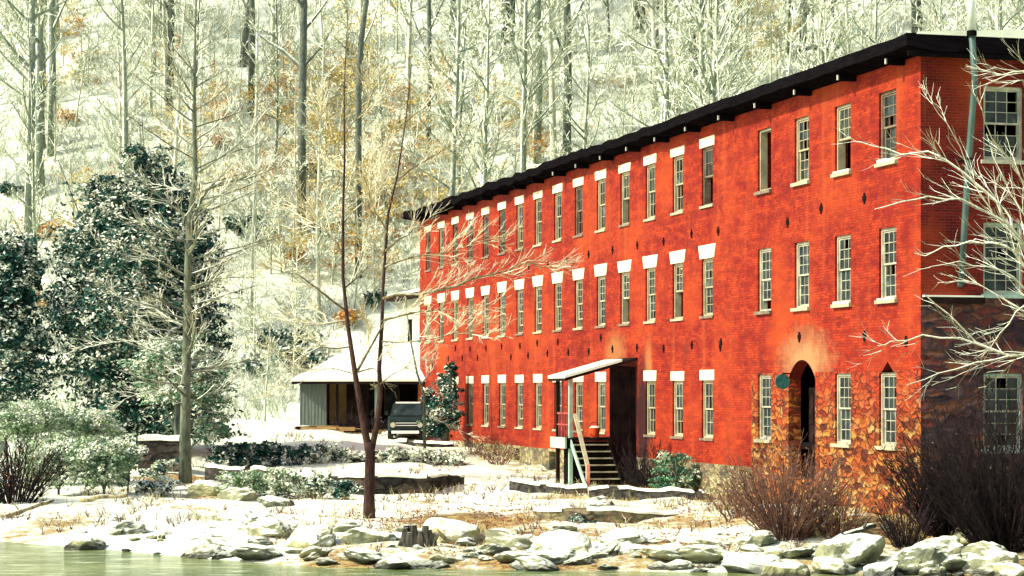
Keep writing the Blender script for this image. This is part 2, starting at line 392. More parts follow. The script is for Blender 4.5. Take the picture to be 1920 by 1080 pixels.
# ---------------------------------------------------------------- the mill
H0 = CZ
mill = empty("mill_building", CORN, "long three storey red brick mill with cream lintels and black eaves", "mill")
def zr(r): return CZ+r
def pxu(x): return (112574/(x+170)-59.34)/.966
class Wall:
    """a wall plane: a = direction along, i = direction inward, o = base corner"""
    def __init__(s, o, a, i): s.o = Vector(o); s.a = a; s.i = i
    def p(s, u, z, inset=0.): 
        q = s.o+s.a*u+s.i*inset; return Vector((q.x, q.y, z))
    def grid(s, name, mat, u0, u1, z0, z1, opens, depth=.4):
        us = sorted({u0, u1}|{max(u0, min(u1, k)) for o in opens for k in o[:2]}); zs = sorted({z0, z1}|{max(z0, min(z1, k)) for o in opens for k in o[2:4]})
        # subdivide long spans no further: flat wall
        b = MB()
        isop = lambda u, z: any(o[0] < u < o[1] and o[2] < z < o[3] for o in opens)
        flip = s.a.cross(Vector((0, 0, 1))).dot(s.i) > 0
        def q(pts, uv):
            if flip: pts = pts[::-1]; uv = uv[::-1]
            b.quad(*pts, uv=uv)
        for ua, ub in zip(us, us[1:]):
            for za, zb in zip(zs, zs[1:]):
                if isop((ua+ub)/2, (za+zb)/2): continue
                uv = [(ua, za), (ub, za), (ub, zb), (ua, zb)]
                q([s.p(ua, za), s.p(ub, za), s.p(ub, zb), s.p(ua, zb)][::-1], uv[::-1])
                q([s.p(ua, za, depth), s.p(ub, za, depth), s.p(ub, zb, depth), s.p(ua, zb, depth)], uv)
        for o in opens:
            a0, a1, c0, c1 = max(o[0], u0), min(o[1], u1), max(o[2], z0), min(o[3], z1)
            if a1 <= a0 or c1 <= c0: continue
            for pa, pb in (((a0, c0), (a0, c1)), ((a1, c1), (a1, c0)), ((a0, c1), (a1, c1)), ((a1, c0), (a0, c0))):
                if pa[1] == pb[1] and pa[1] in (z0, z1) and not (o[2] >= z0 and pa[1] == c0) and not (o[3] <= z1 and pa[1] == c1): continue
                q([s.p(*pa), s.p(*pb), s.p(*pb, depth), s.p(*pa, depth)][::-1], [(pa[0], pa[1]), (pb[0], pb[1]), (pb[0]+depth, pb[1]), (pa[0]+depth, pa[1])][::-1])
        return b.build(name, mat, mill)
    def bx(s, b, ua, ub, za, zb, i0, i1): b.obox(s.p(ua, za, i0), s.a*(ub-ua), s.i*(i1-i0), Vector((0, 0, zb-za)))
FW = Wall(CORN, D, N); EW = Wall(CORN, N, D)
WW = 1.12
cols_r = [pxu(x) for x in (1665, 1581, 1504, 1434)]; cols_l = [pxu(1327)+2.99*k for k in range(15)]
opens = []; wins = []
rnd = random.Random(5)
for k, u in enumerate(cols_r):
    for row, (za, zb) in enumerate(((6.20, 8.12), (2.47, 4.42), (-1.50, .50))):
        if row == 2 and k == 2: continue
        wins.append((FW, u-.56, u+.56, zr(za), zr(zb), 'r', row, k))
for k, u in enumerate(cols_l):
    for row, (za, zb) in enumerate(((6.16, 8.10), (2.49, 4.40), (-1.57, .354))):
        if row == 2 and k in (3, 13, 14): continue
        wins.append((FW, u-.55, u+.55, zr(za), zr(zb), 'l', row, k))
for u0 in (1.80, 5.2, 8.6):
    for row, (za, zb) in enumerate(((6.10, 8.05), (2.55, 4.45), (-1.55, .46))):
        wins.append((EW, u0, u0+1.15, zr(za), zr(zb), 'e', row, 0))
opF = [wn[1:5] for wn in wins if wn[0] is FW]; opE = [wn[1:5] for wn in wins if wn[0] is EW]
ud = cols_r[2]; DOOR = (ud-1.05, ud+1.05, zr(-2.6), zr(.92)); NOTCH = (cols_r[0]-.42, cols_r[0]+.42, zr(.50), zr(.80))
PD = (pxu(1190), pxu(1190)+1.15, zr(-1.72), zr(.30))       # the porch door
BAS = [(pxu(1040)-.2, pxu(1040)+.75, zr(-3.3), zr(-2.5)), (pxu(975), pxu(975)+.9, zr(-3.2), zr(-2.5))]
opF += [DOOR, NOTCH, PD]
ULEN = 60.2; ZT = zr(8.80); US = pxu(1410); ZS = zr(.55)
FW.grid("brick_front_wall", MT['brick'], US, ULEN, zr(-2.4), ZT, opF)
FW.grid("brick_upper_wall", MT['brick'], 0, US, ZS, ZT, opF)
FW.grid("stone_front_wall", MT['stone'], 0, US, 0.2, ZS, opF)
FW.grid("stone_foundation", MT['stone_found'], US, ULEN, 0.2, zr(-2.4), BAS)
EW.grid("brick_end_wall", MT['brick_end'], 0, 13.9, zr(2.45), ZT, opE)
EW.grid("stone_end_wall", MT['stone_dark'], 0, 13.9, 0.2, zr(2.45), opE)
b = MB()  # far end, back wall and floors, dark inside
b.obox(FW.p(0.42, .2, 13.5), D*59.5, N*.4, (0, 0, ZT-.2)); b.build("brick_back_wall", MT['brick_end'], mill)
b = MB(); b.obox(FW.p(ULEN-.4, .2, .41), D*.4, N*13, (0, 0, ZT-.2)); b.build("brick_far_wall", MT['brick_end'], mill)
for zf in (-1.75, 2.2, 5.8):
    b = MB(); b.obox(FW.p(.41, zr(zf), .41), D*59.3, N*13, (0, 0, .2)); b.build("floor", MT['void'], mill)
for vi in (2.2,):
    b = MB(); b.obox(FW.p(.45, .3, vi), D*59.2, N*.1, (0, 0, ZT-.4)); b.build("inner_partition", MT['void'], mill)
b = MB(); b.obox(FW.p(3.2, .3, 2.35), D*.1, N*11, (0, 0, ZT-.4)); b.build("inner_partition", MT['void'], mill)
# arch fills over the door and the small gothic head
def arch_fill(o, mat, rise, pointed=False):
    b = MB(); u0, u1, z0, z1 = o; n = 10; um = (u0+u1)/2; hw = (u1-u0)/2
    for side in (-1, 1):
        prev = None
        for k in range(n+1):
            t = k/n; du = hw*(1-t)
            zc = z1-rise*((du/hw)**(1.0 if pointed else 2.2))
            cur = (um+side*du, zc)
            if prev:
                for ins in (0.0, .4):
                    b.quad(FW.p(prev[0], prev[1], ins), FW.p(cur[0], cur[1], ins), FW.p(cur[0], z1, ins), FW.p(prev[0], z1, ins), uv=[(prev[0], prev[1]), (cur[0], cur[1]), (cur[0], z1), (prev[0], z1)])
                b.quad(FW.p(*prev), FW.p(*cur), FW.p(*cur, .4), FW.p(*prev, .4))
            prev = cur
    return b.build("arch", mat, mill)
arch_fill(DOOR, MT['brick'], .55); arch_fill(NOTCH, MT['brick'], .30, True)
b = MB(); FW.bx(b, NOTCH[0]-.1, NOTCH[1]+.1, NOTCH[2], NOTCH[3], .41, .5); b.build("window_head_shade", MT['void'], mill)  # near-black sheet stands in for the shade inside the recess

def window(wl, u0, u1, z0, z1, kind, row, k):
    if kind == 'r':
        fm = MT['frame_w'] if row else (MT['frame_d'] if k == 0 else MT['frame']); st = {(0, 3): 'gone', (0, 1): 'open', (1, 3): 'gap'}.get((row, k), 'shut'); ny = 3
    elif kind == 'e': fm = MT['frame_w'] if row < 1 else MT['teal']; st = 'shut'; ny = 3
    else:
        r_ = rnd.random(); fm = MT['frame_d'] if (row == 0 and r_ < .35) else MT['frame']
        st = 'open' if r_ > .74 or (row == 0 and k in (0, 3)) else ('gap' if r_ > .62 else 'shut'); ny = 2 if row != 1 else 3
    b = MB(); t = .06; i0, i1 = .07, .30
    wl.bx(b, u0, u0+t, z0, z1, i0, i1); wl.bx(b, u1-t, u1, z0, z1, i0, i1)
    wl.bx(b, u0+t, u1-t, z1-.07, z1, i0, i1); wl.bx(b, u0+t, u1-t, z0, z0+.06, i0, i1)
    wo = b.build("window", fm, mill)
    zm = (z0+z1)/2; a0, a1 = u0+t, u1-t
    gb = MB()
    def sash(za, zb, ins):
        s = MB(); q = .045; d0, d1 = ins, ins+.04
        wl.bx(s, a0, a0+q, za, zb, d0, d1); wl.bx(s, a1-q, a1, za, zb, d0, d1)
        wl.bx(s, a0+q, a1-q, za, za+.05, d0, d1); wl.bx(s, a0+q, a1-q, zb-.05, zb, d0, d1)
        nx = 3; W = (a1-a0-2*q); Hh = zb-za-.1
        for j in range(1, nx): wl.bx(s, a0+q+W*j/nx-.010, a0+q+W*j/nx+.010, za+.05, zb-.05, d0+.003, d1-.003)
        for j in range(1, ny): wl.bx(s, a0+q, a1-q, za+.05+Hh*j/ny-.010, za+.05+Hh*j/ny+.010, d0+.006, d1-.006)
        s.build("sash", (MT['frame_w'] if kind != 'l' or rnd.random() < .4 else MT['frame']) if (fm != MT['frame_d'] and row) else fm, wo)
        for j in range(nx):
            for l in range(ny):
                if rnd.random() < (.16 if row else .24): continue
                ua, ub = a0+q+W*j/nx, a0+q+W*(j+1)/nx; zc, zd = za+.05+Hh*l/ny, za+.05+Hh*(l+1)/ny
                tl = rnd.uniform(-.006, .006); dm = ins+.02
                gb.quad(wl.p(ua, zc, dm+tl), wl.p(ub, zc, dm-tl), wl.p(ub, zd, dm-tl), wl.p(ua, zd, dm+tl))
    if st != 'gone':
        lift = {'shut': 0, 'gap': .28, 'open': (z1-z0)*.45}[st]
        sash(zm-.02, z1-.07, .11)
        sash(z0+.06+lift, zm+.03+lift*.9, .155)
        if gb.f: gb.build("glass_panes", MT['glass'], wo)
    if kind in 'rl':
        s = MB(); snowy = kind == 'r' or rnd.random() < .5
        dz = .10 if kind == 'r' else .08
        wl.bx(s, u0-.10, u1+.10, z0-dz, z0, -.10 if kind == 'r' else -.06, .28)
        s.build("sill", MT['wood_w'] if snowy and not (kind == 'r' and row < 2 and k == 3) else MT['frame_d'], wo)
        if snowy and kind == 'r' and row < 2 and k in (1, 0):
            s = MB(); h = rnd.uniform(.02, .07); h2 = rnd.uniform(.02, .18)
            for q0, q1, hh in ((u0, u0+.5, h), (u0+.5, u1, h2*.6)):
                wl.bx(s, q0, q1, z0+.001, z0+hh, -.07, .085)
            s.build("snow", MT['snow'], wo)
    else:
        s = MB(); wl.bx(s, u0-.08, u1+.08, z0-.1, z0, -.07, .28); s.build("sill", fm, wo)
for wn in wins: window(*wn)
# cream lintels over the left range
for k, u in enumerate(cols_l):
    for row, (za, zb, fl) in enumerate(((8.10, 8.42, .02), (4.40, 4.84, .14), (.354, .705, .0))):
        if row == 2 and k in (14,): continue
        b = MB(); j = rnd.uniform(-.03, .03); w0 = .70; w1 = .70+fl+rnd.uniform(0, .03); z0, z1 = zr(za)+.004, zr(zb)+j
        a_, c_, e_, g_ = FW.p(u-w0, z0, -.022), FW.p(u+w0, z0, -.022), FW.p(u+w1, z1, -.022), FW.p(u-w1, z1, -.022)
        h = [q+N*.1 for q in (a_, c_, e_, g_)]; i = len(b.v); b.v += [a_, c_, e_, g_]+h
        for q in ((0, 3, 2, 1), (4, 5, 6, 7), (0, 1, 5, 4), (1, 2, 6, 5), (2, 3, 7, 6), (3, 0, 4, 7)): b.f.append(q); b.mi.append(0)
        b.build("lintel", MT['cream'], mill)
# iron tie plates
for k in range(13):
    for kind_, zz, off in (('a', 5.28, 1.5), ('b', 1.54, 1.5), ('c', 2.02, 0)):
        if kind_ == 'c' and k < 3: continue
        if rnd.random() < .12: continue
        u = cols_l[k]+off+rnd.uniform(-.12, .12); z = zr(zz)+rnd.uniform(-.06, .06)
        b = MB(); FW.bx(b, u-.045, u+.045, z-.15, z+.13, -.03, .05); FW.bx(b, u-.09, u+.09, z-.04, z+.04, -.035, .05)
        b.build("tie_plate", MT['void'], mill)
for x, y in ((1348, 433), (1478, 417), (1541, 391), (1622, 372), (1622, 630), (1353, 643), (1500, 632), (1352, 650), (1700, 640)):
    u = pxu(x); Z = 59.34+u*.966; z = CZ+(HY-y)/F*Z
    b = MB(); FW.bx(b, u-.06, u+.06, z-.15, z+.15, -.02, .05); FW.bx(b, u-.11, u+.11, z-.06, z+.07, -.024, .05); b.build("tie_plate", MT['void'], mill)
# arched doorway: recessed door and sidelight
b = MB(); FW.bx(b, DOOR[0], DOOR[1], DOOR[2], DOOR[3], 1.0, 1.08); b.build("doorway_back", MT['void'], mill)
b = MB(); FW.bx(b, ud-.05, ud+.95, DOOR[2], zr(.1), .62, .70)
for q in (.15, .6): 
    for zz in (-2.2, -1.0): FW.bx(b, ud+q-.05, ud+q+.28, zr(zz), zr(zz+.9), .59, .62)
dd = b.build("door", MT['wood_d'], mill)
b = MB(); b.tube([FW.p(ud+.1, zr(-1.3), .56), FW.p(ud+.1, zr(-1.3), .62)], [.035, .035], 8); b.build("handle", MT['rafter'], dd)
b = MB(); c0, c1 = ud-.75, ud-.15
for q in (c0, c0+.27, c1-.05): FW.bx(b, q, q+.05, zr(-1.7), zr(.1), .55, .60)
for zz in (-1.7, -1.1, -.5, .05): FW.bx(b, c0+.05, c1-.05, zr(zz), zr(zz)+.05, .555, .595)
sl = b.build("sidelight", MT['frame_w'], mill)
b = MB(); b.quad(FW.p(c0, zr(-1.7), .58), FW.p(c1, zr(-1.7), .58), FW.p(c1, zr(.1), .58), FW.p(c0, zr(.1), .58)); b.build("glass_panes", MT['glass'], sl)
# porch door and basement openings
b = MB(); FW.bx(b, PD[0], PD[1], PD[2], PD[3], .3, .36); b.build("door", MT['wood_d'], mill)
for o in BAS:
    b = MB(); FW.bx(b, o[0], o[1], o[2], o[3], .38, .46); b.build("basement_hatch", MT['void'], mill)
    b = MB(); FW.bx(b, o[0]-.1, o[1]+.1, o[3], o[3]+.12, -.02, .3); b.build("lintel", MT['stone_found'], mill)
# horizontal ledge on the end wall
b = MB(); EW.bx(b, .02, 1.78, zr(2.30), zr(2.46), -.14, .0); EW.bx(b, 3.05, 5.1, zr(2.30), zr(2.46), -.14, .0); lg = b.build("ledge", MT['wood_d'], mill)
b = MB(); EW.bx(b, .05, 1.74, zr(2.462), zr(2.51), -.13, -.003); b.build("snow", MT['snow'], lg)
# roof: flat fascia, soffit, low double pitch with snow
U0, U1, V0, V1 = -.6, 60.9, -.68, 14.6; ZE = zr(9.24)
b = MB(); nseg = 90; random.seed(3)
def roofz(v): return ZE+.05*min(v-V0, V1-v)
prev = None
for k in range(nseg+1):
    u = U0+(U1-U0)*k/nseg; jz = rnd.uniform(-.02, .02) if k < 26 else rnd.uniform(-.09, .07)*(k/nseg)*1.7; jv = 0 if k < 20 else rnd.uniform(-.12, .08)*k/nseg
    cur = [FW.p(u, ZE-.32+jz, V0+jv), FW.p(u, ZE+jz, V0+jv), FW.p(u, roofz(7), 7), FW.p(u, ZE, V1), FW.p(u, ZE-.3, V1), FW.p(u, ZE-.43, .2)]
    if prev:
        for q in range(6): b.quad(prev[q], prev[(q+1) % 6], cur[(q+1) % 6], cur[q])
    else:
        i = len(b.v); b.v += cur; b.f.append(tuple(range(i, i+6))); b.uv += [(0, 0)]*6; b.mi.append(0)
    prev = cur
i = len(b.v); b.v += prev; b.f.append(tuple(range(i, i+6))[::-1]); b.uv += [(0, 0)]*6; b.mi.append(0)
roof = b.build("roof", MT['tar'], mill)
b = MB(); prev = None; n2 = 70
for k in range(n2+1):
    u = U0-.01+(U1-U0)*k/n2; h = .09+.03*math.sin(k*1.7)
    vs = V0+.45+rnd.uniform(0, .5)-(.42 if k < 1 else 0)
    cur = [FW.p(u, ZE+.003, vs), FW.p(u, ZE+h*.7, vs+.03), FW.p(u, roofz(7)+h, 7), FW.p(u, ZE+h*.6, V1-.02), FW.p(u, ZE+.003, V1-.02)]
    if prev:
        for q in range(4): b.quad(prev[q], prev[q+1], cur[q+1], cur[q])
    else:
        i = len(b.v); b.v += cur; b.f.append(tuple(range(i, i+5))); b.uv += [(0, 0)]*5; b.mi.append(0)
    prev = cur
b.build("snow", MT['snow'], roof)
k = 0; u = 1.0
while u < 59:
    b = MB(); FW.bx(b, u-.07, u+.07, ZE-.58, ZE-.37, -.52, -.02); b.build("rafter_tail", MT['tar'], mill)
    b = MB(); FW.bx(b, u-.035, u+.035, ZE-.56, ZE-.42, -.56, -.522); b.build("rafter_end", MT['rafter'], mill) if u < 34 else None
    u += 3.22 if u < 34 else 2.9; k += 1
# long drip board under the eave on the end
b = MB(); EW.bx(b, -.6, 13.9, ZE-.56, ZE-.425, -.55, -.47); b.build("eave_board", MT['tar'], mill)
# vent pipe leaning against the end wall
pv = [(1821, -60), (1822, 60), (1828, 150), (1816, 300), (1808, 430), (1803, 530)]
pins = [-.98, -.90, -.72, -.45, -.25, -.10]
pp = []
for (x, y), ins in zip(pv, pins):
    t = (x-CX)/F; o = CORN+D*ins   # solve for v
    v_ = (t*o.y-o.x)/(N.x-t*N.y); q = o+N*v_; pp.append(Vector((q.x, q.y, CZ+(HY-y)/F*q.y)))
pipe = empty("vent_pipe", pp[-1], "tall leaning grey green metal pipe against the end wall of the brick mill", "pipe")
b = MB(); b.tube(pp[1:], [.085]*5, 12); b.build("lower_pipe", MT['pipe'], pipe, smooth=True)
b = MB(); b.tube([pp[0], pp[1]], [.10, .10], 12); b.build("upper_pipe", plain("lit_snowy_pipe", (.55, .62, .55), .5, .15, 2.), pipe, smooth=True)  # paler top length: light and snow put into its colour
b = MB(); b.tube([pp[1]-Vector((0, 0, .10)), pp[1]+Vector((0, 0, .03))], [.13, .13], 12); b.build("collar", MT['tar'], pipe)
b = MB(); b.tube([pp[-1], pp[-1]+D*.12-Vector((0, 0, .05))], [.085, .085], 10); b.build("elbow", MT['pipe'], pipe)
b = MB()
for q in (3,): b.obox(pp[q]+Vector((-.12, -.1, 0)), (.24, 0, 0), D*.54, (0, 0, .06))
b.build("bracket", MT['wood_d'], pipe)
# round teal sign hung beside the arched door
ls = FW.p(pxu(1485), zr(.28), -.30)
lamp = empty("round_sign", ls, "round weathered teal disc on a bracket left of the arched stone doorway", "sign")
b = MB(); b.tube([ls-D*.02, ls+D*.02], [.23, .23], 20); b.build("disc", plain('teal_enamel', (.03, .15, .13), .6, .6, 8.), lamp)
b = MB(); b.tube([ls+Vector((0, 0, .24)), ls+N*.31+Vector((0, 0, .24))], [.02, .02], 6); b.build("bracket", MT['void'], lamp)

# ---------------------------------------------------------------- porch and stairs
up = pxu(1196)
porch = empty("entrance_porch", FW.p(up, ground(FW.p(up, 0, -1).x, FW.p(up, 0, -1).y), -1.2), "snow roofed timber porch against the mill with dark posts and side wall", "porch")
pu0, pu1 = up+.15, up+1.95; pd = -2.75
b = MB()
for ii in (0,):
    lo, hi = zr(.36), zr(1.12); v0_, v1_ = pd, -.01
    for (za, zb, nm) in ((0, .12, ''),):
        a_ = [FW.p(pu0-.2, lo, v0_), FW.p(pu1+.2, lo, v0_), FW.p(pu1+.2, hi, v1_), FW.p(pu0-.2, hi, v1_)]
        i = len(b.v); b.v += a_+[q+Vector((0, 0, .10)) for q in a_]
        for q in ((0, 1, 2, 3), (7, 6, 5, 4), (4, 5, 1, 0), (5, 6, 2, 1), (6, 7, 3, 2), (7, 4, 0, 3)): b.f.append(tuple(i+w_ for w_ in q)); b.mi.append(0)
pr = b.build("roof", MT['wood_d'], porch)
b = MB(); a_ = [FW.p(pu0-.22, lo, pd-.02), FW.p(pu1+.2, lo, pd-.02), FW.p(pu1+.2, hi-.16, -.6), FW.p(pu0-.22, hi-.16, -.6)]
i = len(b.v); b.v += [q+Vector((0, 0, .103)) for q in a_]+[q+Vector((0, 0, .20)) for q in a_]
for q in ((0, 1, 2, 3), (7, 6, 5, 4), (4, 5, 1, 0), (5, 6, 2, 1), (6, 7, 3, 2), (7, 4, 0, 3)): b.f.append(tuple(i+w_ for w_ in q)); b.mi.append(0)
b.build("snow", MT['snow'], pr)
ZD = zr(-1.70)
b = MB(); FW.bx(b, pu0, pu1, ZD-.12, ZD, pd+.1, -.01); b.build("deck", MT['wood_d'], porch)
b = MB(); FW.bx(b, pu0-.08, pu1+.05, ZD-.38, ZD+.02, pd+.02, pd+.09); b.build("fascia", MT['teal'], porch)
for (uu, m_) in ((pu0+.02, 'teal'), (pu1-.12, 'wood_d'), (pu1-.75, 'wood_r')):
    b = MB(); FW.bx(b, uu, uu+.13, .6, ZD-.39 if m_ != 'wood_r' else ZD-.39, pd+.22, pd+.35); FW.bx(b, uu, uu+.13, ZD+.0, zr(.40), pd+.22, pd+.35)
    if m_ == 'wood_r': b = MB(); FW.bx(b, uu, uu+.07, ZD, zr(.40), pd+.24, pd+.3)
    b.build("post", MT[m_], porch)
b = MB()
for q in range(6): FW.bx(b, pu0-.04+rnd.uniform(-.012, .012), pu0+.04, .6, zr(.95)-.05*q*.27, -1.0+q*.163, -1.0+q*.163+.15)
b.build("side_wall", MT['wood_d'], porch)
b = MB(); FW.bx(b, pu0+.12, pu0+.2, .6, ZD-.13, pd+.35, -.02); FW.bx(b, pu0+.25, pu1-.1, .6, ZD-.13, pd+.5, pd+.56); b.build("under_deck_shade", MT['void'], porch)  # near-black sheets stand in for the shade under the deck
b = MB(); FW.bx(b, pu0+.15, pu1-.12, ZD+.85, ZD+.92, pd+.24, pd+.30); FW.bx(b, pu0+.15, pu1-.12, ZD+.45, ZD+.50, pd+.24, pd+.30)
for q in range(7): FW.bx(b, pu0+.3+q*.2, pu0+.34+q*.2, ZD+.02, ZD+.85, pd+.25, pd+.29)
b.build("railing", MT['wood_r'], porch)
# stairs run down along the wall toward the camera
nst = 7; zb_ = zr(-3.36); stv0, stv1 = -2.45, -1.15
for k in range(nst):
    z = ZD-.05-(k+1)*(ZD-zb_)/nst+.06; uu = pu0-.08-(k+1)*.27
    b = MB(); FW.bx(b, uu, uu+.30, z-.04, z, stv0, stv1); st_ = b.build("stair_tread", MT['wood_w'], porch)
for vv in (stv0-.06, stv1+.01):
    b = MB(); b.obox(FW.p(pu0-.05, ZD-.30, vv), FW.p(pu0-.05-nst*.27-.1, zb_-.28, vv)-FW.p(pu0-.05, ZD-.30, vv), N*.05, (0, 0, .24)); b.build("stringer", MT['teal'] if vv < -2 else MT['void'], porch)
b = MB(); b.obox(FW.p(pu0-.05, ZD+.78, stv0+.05), FW.p(pu0-1.65, zr(-2.75), stv0+.05)-FW.p(pu0-.05, ZD+.78, stv0+.05), N*.14, (0, 0, .10)); b.build("handrail", MT['wood_w'], porch)
b = MB(); FW.bx(b, pu0-1.75, pu0-1.63, .6, zr(-2.62), stv0+.04, stv0+.16); b.build("newel_post", plain("pink_painted_wood", (.66, .26, .18), .7, .3, 4.), porch)
b = MB(); FW.bx(b, pu0-1.7, pu0-.1, .6, zb_+.5, -.9, -.2); b.build("step_backing", MT['void'], porch)
pb = FW.p(pu0+.75, ZD, -1.35)
bk = empty("bucket", pb, "small orange red bucket standing on the porch deck", "bucket")
b = MB(); b.tube([pb, pb+Vector((0, 0, .36))], [.15, .21], 14); b.build("body", MT['bucket'], bk)
b = MB(); b.tube([pb+Vector((math.cos(t)*.2, 0, .36+math.sin(t)*.2)) for t in [math.pi*k/8 for k in range(9)]], [.012]*9, 5); b.build("handle", MT['black'], bk)
b = MB(); b.tube([pb+Vector((0, 0, .36)), pb+Vector((0, 0, .42))], [.2, .1], 12); b.build("snow", MT['snow'], bk)

# ---------------------------------------------------------------- the shed and truck at the far end
Zs = 117.0
def sx(x, Z=Zs): return (x-CX)/F*Z
sz0 = 1.9; ez = CZ+(HY-716)/F*Zs
shed = empty("open_shed", (sx(700), Zs, 2.3), "low grey board shed with a broad snow covered roof behind the forked tree", "shed")
xl, xr = sx(562), sx(838); yb = Zs+7
b = MB(); b.box(xl, sx(612), Zs, Zs+.12, sz0, ez)
for k in range(8): b.box(xl+.05+k*.17, xl+.08+k*.17, Zs-.02, Zs, sz0, ez)
b.build("board_wall", MT['board'], shed)
b = MB(); b.box(sx(612), sx(648), Zs+1.2, Zs+1.3, sz0, ez+.1); b.build("plaster_wall", MT['ochre'], shed)
b = MB(); b.box(sx(612)-.04, sx(612)+.06, Zs+.121, Zs+1.3, sz0, ez); b.build("return_wall", MT['wood_d'], shed)
b = MB(); b.box(sx(656), xr, Zs+4.0, Zs+4.1, sz0, ez+.6); b.build("inner_wall", MT['wood_d'], shed)
b = MB(); b.box(xl, xl+.12, Zs+.12, yb, sz0, ez+.1); b.box(xl+.12, xr, yb-.1, yb, sz0, ez+.1); b.box(xr-.12, xr, Zs+.2, yb-.1, sz0, ez+.1); b.build("outer_wall", MT['board'], shed)
b = MB(); b.box(sx(648), sx(690), Zs+.6, Zs+.7, sz0, ez)
for k in range(7): b.box(sx(648)+.04+k*.16, sx(648)+.07+k*.16, Zs+.57, Zs+.6, sz0, ez)
b.build("board_wall", MT['wood_d'], shed)
for x in (632, 668, 705, 745): 
    b = MB(); b.box(sx(x)-.07, sx(x)+.07, Zs+.05, Zs+.19, sz0, ez); b.build("post", MT['wood_d'] if x != 705 else MT['teal'], shed)
b = MB(); b.box(sx(794)-.28, sx(794)+.28, Zs-.1, Zs+.4, sz0, ez-.02); b.build("brick_pillar", MT['brickpil'], shed)
for (xa, xb) in ((672, 700), (712, 742)):
    b = MB(); b.box(sx(xa), sx(xb), Zs+3.9, Zs+3.98, sz0+1.0, ez-.3); ww = b.build("window", MT['frame_d'], shed)
    b = MB(); b.box(sx(xa)+.08, sx(xb)-.08, Zs+3.86, Zs+3.898, sz0+1.1, ez-.4); b.build("glass_panes", MT['glass'], ww)
zrid = CZ+(HY-648)/F*(Zs+4)
def hip(b, e, dz0):
    A = [Vector((xl-.35-e, Zs-.7-e, ez+dz0)), Vector((xr+.3+e, Zs-.7-e, ez+dz0)), Vector((xr+.3+e, yb+.5+e, ez+dz0)), Vector((xl-.35-e, yb+.5+e, ez+dz0))]
    r0, r1 = Vector((xl+3.0, Zs+3.8, zrid+dz0)), Vector((xr-.2, Zs+3.8, zrid+dz0))
    i = len(b.v); b.v += A+[r0, r1]
    for q in ((0, 1, 5, 4), (1, 2, 5), (2, 3, 4, 5), (3, 0, 4)): b.f.append(tuple(i+w_ for w_ in q)); b.mi.append(0)
    return i
b = MB(); hip(b, 0, 0); i = hip(b, 0, -.12)
for q in ((0, 1, 7, 6), (1, 2, 8, 7), (2, 3, 9, 8), (3, 0, 6, 9)): b.f.append(q); b.mi.append(0)
rf = b.build("roof", MT['wood_d'], shed)
b = MB(); hip(b, .03, .16); hip(b, .03, .02)
for q in ((0, 1, 7, 6), (1, 2, 8, 7), (2, 3, 9, 8), (3, 0, 6, 9)): b.f.append(q); b.mi.append(0)
b.build("snow", MT['snow'], rf)
rn = random.Random(8)
for k in range(9):
    px_ = 575+k*16; Zp = 112.5+rn.uniform(-1.2, 1.2); g = at(px_, Zp, .08); a = rn.uniform(-.5, .5); dv = Vector((math.cos(a), math.sin(a), 0)); L_ = rn.uniform(.9, 2.2)
    b = MB(); b.obox(g-dv*L_*.5, dv*L_, Vector((-dv.y, dv.x, 0))*.16, (0, 0, rn.uniform(.08, .2))); tag(b.build("old_plank", MT['ochre'] if k % 3 else MT['wood_d']), "weathered plank lying in the snow in front of the shed", "plank", "planks lying before the shed")
# annex beyond the mill's far end
ax = FW.p(ULEN+.1, 0, 2)
annex = empty("annex_building", (ax.x, ax.y, 2.3), "pale grey annex with a thin snowy roof beyond the mill's far end", "annex")
b = MB(); b.obox(FW.p(ULEN+.05, 1.8, .8), D*9, N*6, (0, 0, zr(5.0)-1.8)); b.build("wall", plain("pale_grey_stucco", (.42, .44, .34), .9, .2, 1.), annex)
b = MB(); b.obox(FW.p(ULEN+.04, zr(5.0), .2), D*9.6, N*7, (0, 0, .22)); r_ = b.build("roof", MT['wood_d'], annex)
b = MB(); b.obox(FW.p(ULEN+.05, zr(5.225), .25), D*9.5, N*6.9, (0, 0, .14)); b.build("snow", MT['snow'], r_)
b = MB(); b.obox(FW.p(ULEN+2.5, zr(2.4), .76), D*1.0, N*.05, (0, 0, 1.5)); b.build("window", MT['void'], annex); b = MB(); b.obox(FW.p(ULEN+5.5, zr(2.4), .76), D*1.0, N*.05, (0, 0, 1.5)); b.build("window", MT['void'], annex)
# truck
tx, ty = sx(762, 110.5), 110.5; tz = ground(tx, ty)-.02
truck = empty("pickup_truck", (tx, ty, tz), "dark green pickup truck with white bumper parked before the snowy shed", "truck")
def tb(name, m, boxes, parent=None):
    b = MB()
    for bx_ in boxes: b.box(*(tx+bx_[0], tx+bx_[1], ty+bx_[2], ty+bx_[3], tz+bx_[4], tz+bx_[5]))
    return b.build(name, m, parent or truck)
b = MB()
def prism(b, secs):
    """loft rectangles (y, x half width, z0, z1)"""
    base = len(b.v)
    for (y, hw, z0, z1) in secs: b.v += [Vector((tx-hw, ty+y, tz+z0)), Vector((tx+hw, ty+y, tz+z0)), Vector((tx+hw, ty+y, tz+z1)), Vector((tx-hw, ty+y, tz+z1))]
    n = len(secs)
    for k in range(n-1):
        q = base+4*k
        for j in range(4): b.f.append((q+j, q+(j+1) % 4, q+4+(j+1) % 4, q+4+j)); b.mi.append(0)
    b.f.append((base+3, base+2, base+1, base)); b.f.append(tuple(base+4*(n-1)+j for j in range(4))); b.mi += [0, 0]
prism(b, [(0, .80, .55, 1.05), (.15, .92, .5, 1.15), (1.3, .95, .5, 1.22), (1.35, .97, .45, 1.25), (3.0, .97, .45, 1.25), (5.0, .97, .5, 1.2)]); body = b.build("body", MT['truckg'], truck)
